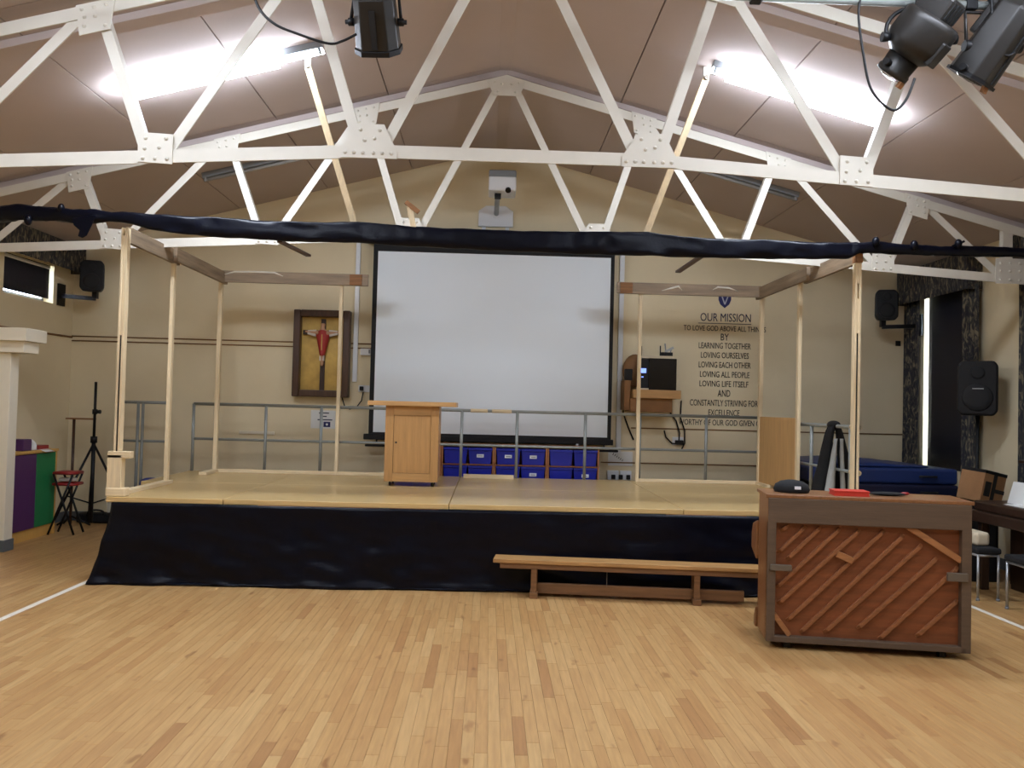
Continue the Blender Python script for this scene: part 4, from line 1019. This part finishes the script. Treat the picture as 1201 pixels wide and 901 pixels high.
MB().box(c.x - .03, c.x + .03, BY - .035, BY + .035, BZ - .06, BZ + .035).build('hook_clamp', 'black_metal', t, bevel=.008)
for q in (-1, 1): MB().lathe(c + hx * (q * .12), [(.03, 0), (.034, .03), (.034, .06)], 14, hx * q).build('pivot_knob', 'black_metal', t)
MB().lathe(c + d * .18 - s * .13, [(.022, 0), (.022, .045)], 10, -s).build('focus_knob', 'black_metal', t)
MB().bar(c + d * .21 - u * .12, c + d * .25 - u * .13, .06, .02, u).build('lens_glow', 'rough_end', t)  # lens glow again, put in as a coloured bar
# lamp cables
def spline(pts, n=8):
    P = [pts[0]] + pts + [pts[-1]]; out = []
    for i in range(1, len(P) - 2):
        for k in range(n):
            f = k / n; a, b, c_, e = P[i - 1], P[i], P[i + 1], P[i + 2]
            out.append(.5 * ((2 * b) + (c_ - a) * f + (2 * a - 5 * b + 4 * c_ - e) * f * f + (3 * b - a - 3 * c_ + e) * f ** 3))
    return out + [pts[-1]]
for px_, lb_ in (([(290, -30), (303, 8), (322, 28), (350, 40), (385, 51), (402, 48), (418, 40)], 'black cable sagging to the single stage lamp'),
                 ([(1012, -12), (1007, 15), (1012, 60), (1022, 105), (1046, 129), (1062, 118), (1073, 92)], 'black cable looping below the round stage lamp'),
                 ([(1163, -2), (1164, 20), (1170, 50), (1180, 65), (1190, 62)], 'grey cable curving over the long box stage lamp')):
    yy = BY - .12 if px_[0][0] > 1100 else BY - .02
    pts = [onY(*q, yy) for q in px_]
    tag(tube(spline(pts), .0085, 6).build('lamp_cable', 'black_metal'), lb_, 'cable')

# ================================================================== LEFT CORNER THINGS
cb = thing('cupboard', 'wooden cupboard with purple and green doors against the side wall', 'cupboard', (-5.35, 9.6, 0))
cx0, cx1, cy0, cy1, cz = XL + .004, -5.14, 9.3, 10.36, .98
box(cx0, cx1 - .02, cy0, cy1, 0, cz).build('carcass', 'cabinet_wood', cb, bevel=.004)
box(cx0, cx1 + .01, cy0 - .01, cy1 + .02, cz, cz + .03).build('top_board', 'cabinet_wood', cb, bevel=.004)
box(cx1 - .02, cx1, cy0 + .02, 9.9, .13, cz - .01).build('door', 'door_purple', cb, bevel=.003); box(cx1 - .02, cx1, 9.905, cy1 - .03, .13, cz - .01).build('door', 'door_green', cb, bevel=.003)
box(cx1 - .02, cx1 + .003, cy1 - .028, cy1, 0, cz).build('edge_strip', 'cabinet_wood', cb)
zt = cz + .03
tag(box(-5.5, -5.28, 9.45, 9.66, zt, zt + .16).build('storage_box', 'green_box', bevel=.008), 'small dark green box on the cupboard', 'box')
tag(box(-5.38, -5.18, 9.68, 9.86, zt, zt + .13).xf(Matrix.Identity(4)).build('storage_box', 'purple_box', bevel=.008), 'small purple box on the cupboard', 'box')
m = MB()
def fan(u, v): return V((-5.2 + .05 * math.sin(u * 3), 9.88 + .05 * u, zt + .001 + (.13 * v * (1 - u)) + .01 * u))
tag(MB().grid(fan, 8, 6).build('paper_sheet', 'paper', solid=.002), 'curled white paper leaning on the purple box', 'paper')
tag(box(-5.36, -5.16, 9.98, 10.2, zt, zt + .05).build('red_folder', 'red_metal', bevel=.006), 'dark red folder stacked on the cupboard end', 'folder')
def sheet(u, v): x = -5.30 + .2 * u; return V((x, 9.86 + .22 * v, zt + .052 - .06 * max(0, u - .55)))
tag(MB().grid(lambda u, v: V((-5.22 + .14 * u, 9.98 + .2 * v, zt + .004 if u < .5 else zt + .004 - .05 * (u - .5))), 8, 4).build('paper_sheet', 'paper', solid=.002), 'white paper hanging over the cupboard edge by the folder', 'paper')

# folding stool with red seat frame
sx, sy = -4.96, 10.28
fs = thing('folding_stool', 'folding stool with a red seat frame and black crossed legs', 'stool', (sx, sy, 0))
for zz in (.73, .60): 
    tube([(sx - .12, sy - .1, zz), (sx + .11, sy - .1, zz), (sx + .11, sy + .12, zz), (sx - .12, sy + .12, zz), (sx - .12, sy - .1, zz)], .018, 8).build('seat_frame', 'red_metal', fs)
box(sx - .12, sx + .11, sy - .1, sy + .12, .735, .75).build('seat', 'red_metal', fs, bevel=.005)
for yy in (sy - .11, sy + .13):
    for a, b in ((-.16, .14), (.14, -.16)):
        tube([(sx + a, yy, .012), (sx + b * .75, yy, .72)], .013, 8).build('leg', 'black_metal', fs)
box(sx - .09, sx + .08, sy - .05, sy + .06, .63, .67).build('cushion', 'cloth_white', fs, bevel=.01)
# crossbar stand
q = onY(87, 492, 11.0)
cbs = thing('crossbar_stand', 'thin brown pole stand with a flat crossbar behind the red stool', 'stand', (q.x, 11.0, 0))
tube([(q.x, 11.0, .02), (q.x, 11.0, q.z)], .018, 8).build('pole', 'frame_dark', cbs)
box(q.x - .09, q.x + .26, 10.96, 11.04, q.z, q.z + .02).build('crossbar', 'rough_end', cbs)
for k in range(3): a = k * 2.1; tube([(q.x, 11.0, .12), (q.x + .25 * math.cos(a), 11.0 + .1 * math.sin(a), .012)], .012, 6).build('foot', 'black_metal', cbs)
# tripod speaker stand
q = onY(109, 600, 10.9); tx, ty = q.x, 10.85
ts = thing('speaker_stand', 'tall black tripod speaker stand in the corner by the stage', 'tripod stand', (tx, ty, 0))
ztp = onY(113, 448, ty).z
tube([(tx, ty, .06), (tx, ty, 1.12)], .024, 10).build('outer_pole', 'black_metal', ts); tube([(tx, ty, 1.1), (tx, ty, ztp)], .017, 10).build('inner_pole', 'black_metal', ts)
MB().lathe((tx, ty, 1.06), [(.04, 0), (.04, .08)], 12).build('collar', 'black_metal', ts)
MB().lathe((tx, ty, 1.42), [(.03, 0), (.03, .06)], 12).build('clamp_collar', 'black_metal', ts); MB().lathe((tx + .02, ty, 1.45), [(.02, 0), (.026, .05)], 10, (1, 0, 0)).build('clamp_knob', 'black_metal', ts)
for k, a in enumerate((math.pi * .08, math.pi * .62, math.pi * 1.25)):
    e = V((tx + .52 * math.cos(a), ty + .38 * math.sin(a), .015))
    lg = tube([(tx, ty, 1.05), tuple(e)], .015, 8).build('leg', 'black_metal', ts); tube([(tx, ty, .3), tuple(V((tx, ty, 1.05)).lerp(e, .62))], .009, 6).build('strut', 'black_metal', ts)
    MB().ball(e, .02, 8, 6).build('rubber_foot', 'black_matt', lg)
bgx = onZ(93, 610, 0)
bg_ = thing('equipment_bag', 'low black equipment bag on the floor under the tripod stand', 'bag', (-5.12, 11.2, 0))
box(-5.3, -4.75, 11.2, 11.42, 0, .13).build('bag_body', 'fabric_black', bg_, bevel=.04, seg=3); tube(spline([V((-5.15, 11.2, .1)), V((-5.1, 11.17, .17)), V((-4.95, 11.17, .17)), V((-4.9, 11.2, .1))]), .012, 6).build('carry_strap', 'black_matt', bg_)
# blue bin
q = onY(176, 558, 10.8)
bi = thing('bin', 'blue plastic bin on the floor behind the stage corner', 'bin', (q.x, 10.82, 0))
MB().lathe((q.x, 10.82, 0), [(.09, 0), (.12, .55), (.13, .56), (.13, .59), (.12, .59), (.08, .03)], 20).build('bin_body', 'bin_blue', bi)
MB().lathe((q.x, 10.82, .585), [(.125, 0), (.12, .03), (.06, .055), (.004, .06)], 20).build('lid', 'bin_blue', bi)

# ================================================================== RIGHT CORNER THINGS
# stack of mats
for k in range(6):
    z0 = k * .178; ox, oy = .03 * nz(k, 1.3, 0), .05 * nz(k, 7.7, 2)
    lb2 = ['lowest', 'second lowest', 'third lowest', 'third highest', 'second highest', 'topmost'][k]
    t = thing('gym_mat', '%s thick blue gym mat in the stack behind the piano' % lb2, 'gym mat', (4.48 + ox, 10.2 + oy, z0), group='gym mats in the stack')
    x0, x1 = 3.6 + ox, 5.30 + ox; y0, y1 = 9.45 + oy, 11.15 + oy
    box(x0, x1, y0, y1, z0 + .001, z0 + .177).build('mat_body', 'mat_blue' if k == 5 else 'mat_navy', t, bevel=.03, seg=3)
    for q in (x0 + .35, x1 - .35): tube([(q - .1, y0 - .012, z0 + .09), (q - .06, y0 - .03, z0 + .09), (q + .06, y0 - .03, z0 + .09), (q + .1, y0 - .012, z0 + .09)], .012, 6).build('carry_handle', 'black_matt', t)
# loose thin mat slumped on top
def slump(u, v):
    x = 3.72 + 1.25 * u; y = 9.5 + 1.5 * v
    return V((x, y, 1.071 + .012 + (.03 * max(0, nz(u * 2.6, v * 2, 9)) + .05 * math.exp(-((u - .45) / .25) ** 2)) * math.sin(math.pi * v) ** .6))
tag(MB().grid(slump, 24, 16).build('crumpled_mat', 'mat_blue', solid=.02), 'thin lighter blue mat slumped over the gym mat stack', 'mat')
# jacket on the rail
jk = thing('jacket', 'black jacket with pale grey lining hung over the side guard rail', 'jacket', (3.42, 8.45, .95))
pk = onY(983, 497, 8.4)
JX, JY = 3.435, 8.42
def jz(v): return 1.53 - .72 * v
def jk_front(side):
    def f(u, v):
        sp = .03 + .12 * v ** .8; cx_ = JX + side * (.015 + .07 * v)
        a = math.pi * (u - .5)
        return V((cx_ + side * (sp * .5) + sp * .55 * math.sin(a), JY - .04 - .05 * math.cos(a) * (1 + v) + .012 * nz(u * 4, v * 5, side), jz(v) + .02 * nz(u * 3, v * 2, 5 + side)))
    return f
MB().grid(jk_front(-1), 14, 16).build('body_panel', 'fabric_black', jk, solid=.012); MB().grid(jk_front(1), 14, 16).build('body_panel', 'fabric_black', jk, solid=.012)
def lining(side, w0, w1):
    def f(u, v): 
        vv = .16 + .84 * v; cx_ = JX + side * (.02 + .03 * vv) + (0 if side > 0 else -.045 * vv); ww = w0 + (w1 - w0) * v
        return V((cx_ + (u - .5) * ww, JY - .155 - .03 * math.sin(u * math.pi) + .01 * nz(u * 3, v * 6, 2), jz(vv)))
    return f
MB().grid(lining(-1, .03, .11), 6, 16).build('lining', 'lining_grey', jk, solid=.006); MB().grid(lining(1, .03, .05), 6, 16).build('lining', 'lining_grey', jk, solid=.006)
def back(u, v): return V((JX - .14 * v ** .7 + .28 * u * max(.2, v) ** .7 - .02, JY + .07 + .02 * nz(u * 4, v * 4, 1), jz(v * .9)))
MB().grid(back, 12, 14).build('back_panel', 'fabric_black', jk, solid=.012)
MB().ball((JX + .01, JY, 1.545), (.06, .1, .045), 14, 10).build('collar', 'fabric_black', jk)
# PA loudspeaker on pole
sx_, sy_ = 5.24, 9.25
cc = onY(1147, 456, sy_); 
sp = thing('loudspeaker', 'large black loudspeaker on a pole in front of the long curtain', 'speaker', (cc.x, sy_, cc.z - .3))
m = MB(); M = cabinet(m, cc, .40, .60, .36, -.55); m.build('cabinet', 'black_metal', sp, bevel=.025)
for zz, r in ((-.1, .15), (.17, .07)):
    q = MB().lathe((0, 0, 0), [(r, 0), (r * .96, .01), (r * .5, -.004)], 24, (0, -1, 0)); q.xf(M @ Matrix.Translation(V((0, -.182, zz)))); q.build('driver', 'black_matt', sp)
q = MB().box(-.05, .06, -.186, -.18, -.01, .0); q.xf(M); q.build('badge', 'steel_bright', sp)
ss = thing('speaker_stand', 'black tripod stand carrying the large loudspeaker by the curtain', 'tripod stand', (cc.x, sy_, 0))
tube([(cc.x, sy_, .1), (cc.x, sy_, cc.z - .295)], .02, 10).build('pole', 'black_metal', ss); MB().lathe((cc.x, sy_, .95), [(.035, 0), (.035, .08)], 12).build('collar', 'black_metal', ss)
for k in range(3):
    a = k * 2.094 + 2.6; tube([(cc.x, sy_, .8), (cc.x + .33 * math.cos(a), sy_ + .33 * math.sin(a), .012)], .014, 8).build('leg', 'black_metal', ss)
# dark walnut piano along the wall
wp = thing('upright_piano', 'dark walnut upright piano against the wall behind the padded stools', 'piano', (5.3, 7.45, 0))
y0, y1 = 6.75, 8.22
box(5.12, XR - .13, y0, y1, .04, .66).build('lower_case', 'dark_walnut', wp, bevel=.008); box(5.26, XR - .13, y0, y1, .66, 1.22).build('upper_case', 'dark_walnut', wp, bevel=.008)
box(5.2, XR - .12, y0 - .02, y1 + .02, 1.22, 1.25).build('top_lid', 'dark_walnut', wp, bevel=.008)
box(4.7, 5.28, y0, y1, .66, .76).build('key_bed', 'dark_walnut', wp, bevel=.01); box(4.74, 5.28, y0 + .02, y1 - .02, .76, .855).build('fallboard', 'dark_walnut', wp, bevel=.02)
for yy in (y0 + .03, y1 - .1): box(4.78, 4.86, yy, yy + .07, .0, .66).build('front_leg', 'dark_walnut', wp, bevel=.008)
box(5.12, XR - .05, y0 + .02, y1 - .02, 0, .05).build('plinth', 'dark_walnut', wp)
sm = thing('sheet_music', 'white sheet music propped on the walnut piano', 'sheet music', (4.95, 7.75, .855))
MB().prism([(4.92, 7.62, .856), (4.92, 7.95, .856), (4.98, 7.95, 1.06), (4.98, 7.62, 1.06)], (.004, 0, 0)).build('page', 'paper', sm); box(4.80, 4.95, 7.5, 7.8, .856, .86).build('loose_page', 'paper', sm)
# padded stools
def stool(x0, x1, y0, y1, label):
    t = thing('padded_stool', label, 'stool', ((x0 + x1) / 2, (y0 + y1) / 2, 0))
    box(x0 - .01, x1 + .01, y0 - .01, y1 + .01, .42, .475).build('seat_pad', 'fabric_black', t, bevel=.018, seg=3)
    for x in (x0 + .012, x1 - .012):
        for y in (y0 + .012, y1 - .012): 
            lg = tube([(x, y, .008), (x, y, .415)], .012, 8).build('leg', 'steel_bright', t); MB().lathe((x, y, 0), [(.016, 0), (.016, .02)], 8).build('foot_cap', 'grey_plastic', lg)
    tube([(x0 + .012, y0 + .012, .408), (x1 - .012, y0 + .012, .408), (x1 - .012, y1 - .012, .408), (x0 + .012, y1 - .012, .408), (x0 + .012, y0 + .012, .408)], .012, 8).build('seat_frame', 'steel_bright', t)
stool(4.45, 4.66, 7.62, 8.1, 'padded stool with grey legs carrying a cream cloth'); 
stool(4.53, 4.76, 6.86, 7.34, 'padded stool with grey legs drawn up to the walnut piano keys')
def cloth(u, v): return V((4.5 + .13 * u, 7.72 + .3 * v, .476 + .11 * math.sin(math.pi * min(1, max(0, .5 * v + .25))) + .015 * nz(u * 5, v * 5, 3)))
m = MB().box(4.5, 4.64, 7.74, 8.04, .476, .60); tag(m.build('folded_cloth', 'cream_cloth', bevel=.03, seg=3), 'cream folded cloth on a padded stool', 'cloth')
# black cabinet with taped cardboard box
ac = thing('amplifier', 'black amplifier cabinet behind the piano end', 'amplifier', (4.97, 8.72, 0))
box(4.66, 5.18, 8.5, 8.95, .0, .74).build('cabinet', 'black_matt', ac, bevel=.015); box(4.70, 5.14, 8.485, 8.5, .1, .68).build('grille', 'fabric_black', ac); box(4.66, 5.18, 8.49, 8.5, .69, .73).build('control_strip', 'grey_plastic', ac)
bc = onY(1147, 566, 8.72)
bxT = thing('cardboard_box', 'tilted cardboard box crossed with dark tape on the black amplifier', 'box', (bc.x, 8.72, .74))
MBx = Matrix.Translation(V((bc.x - .005, 8.72, .755))) @ Matrix.Rotation(.20, 4, 'Y') @ Matrix.Rotation(.35, 4, 'Z')
def cbx(name, m_, *a, bevel=0): return box(*a).xf(MBx).build(name, m_, bxT, bevel=bevel)
cbx('box_body', 'cardboard', -.15, .16, -.14, .14, 0.03, .36, bevel=.004)
cbx('tape', 'tape_dark', -.152, .162, -.143, .143, .33, .363); cbx('tape', 'tape_dark', -.02, .03, -.143, .143, .028, .364)
cbx('tape', 'tape_dark', .02, .163, -.143, -.1, .15, .19); cbx('tape', 'tape_dark', -.12, -.04, -.146, -.138, .10, .25)
cbx('flap', 'cardboard', .1, .22, -.14, .14, .02, .03)
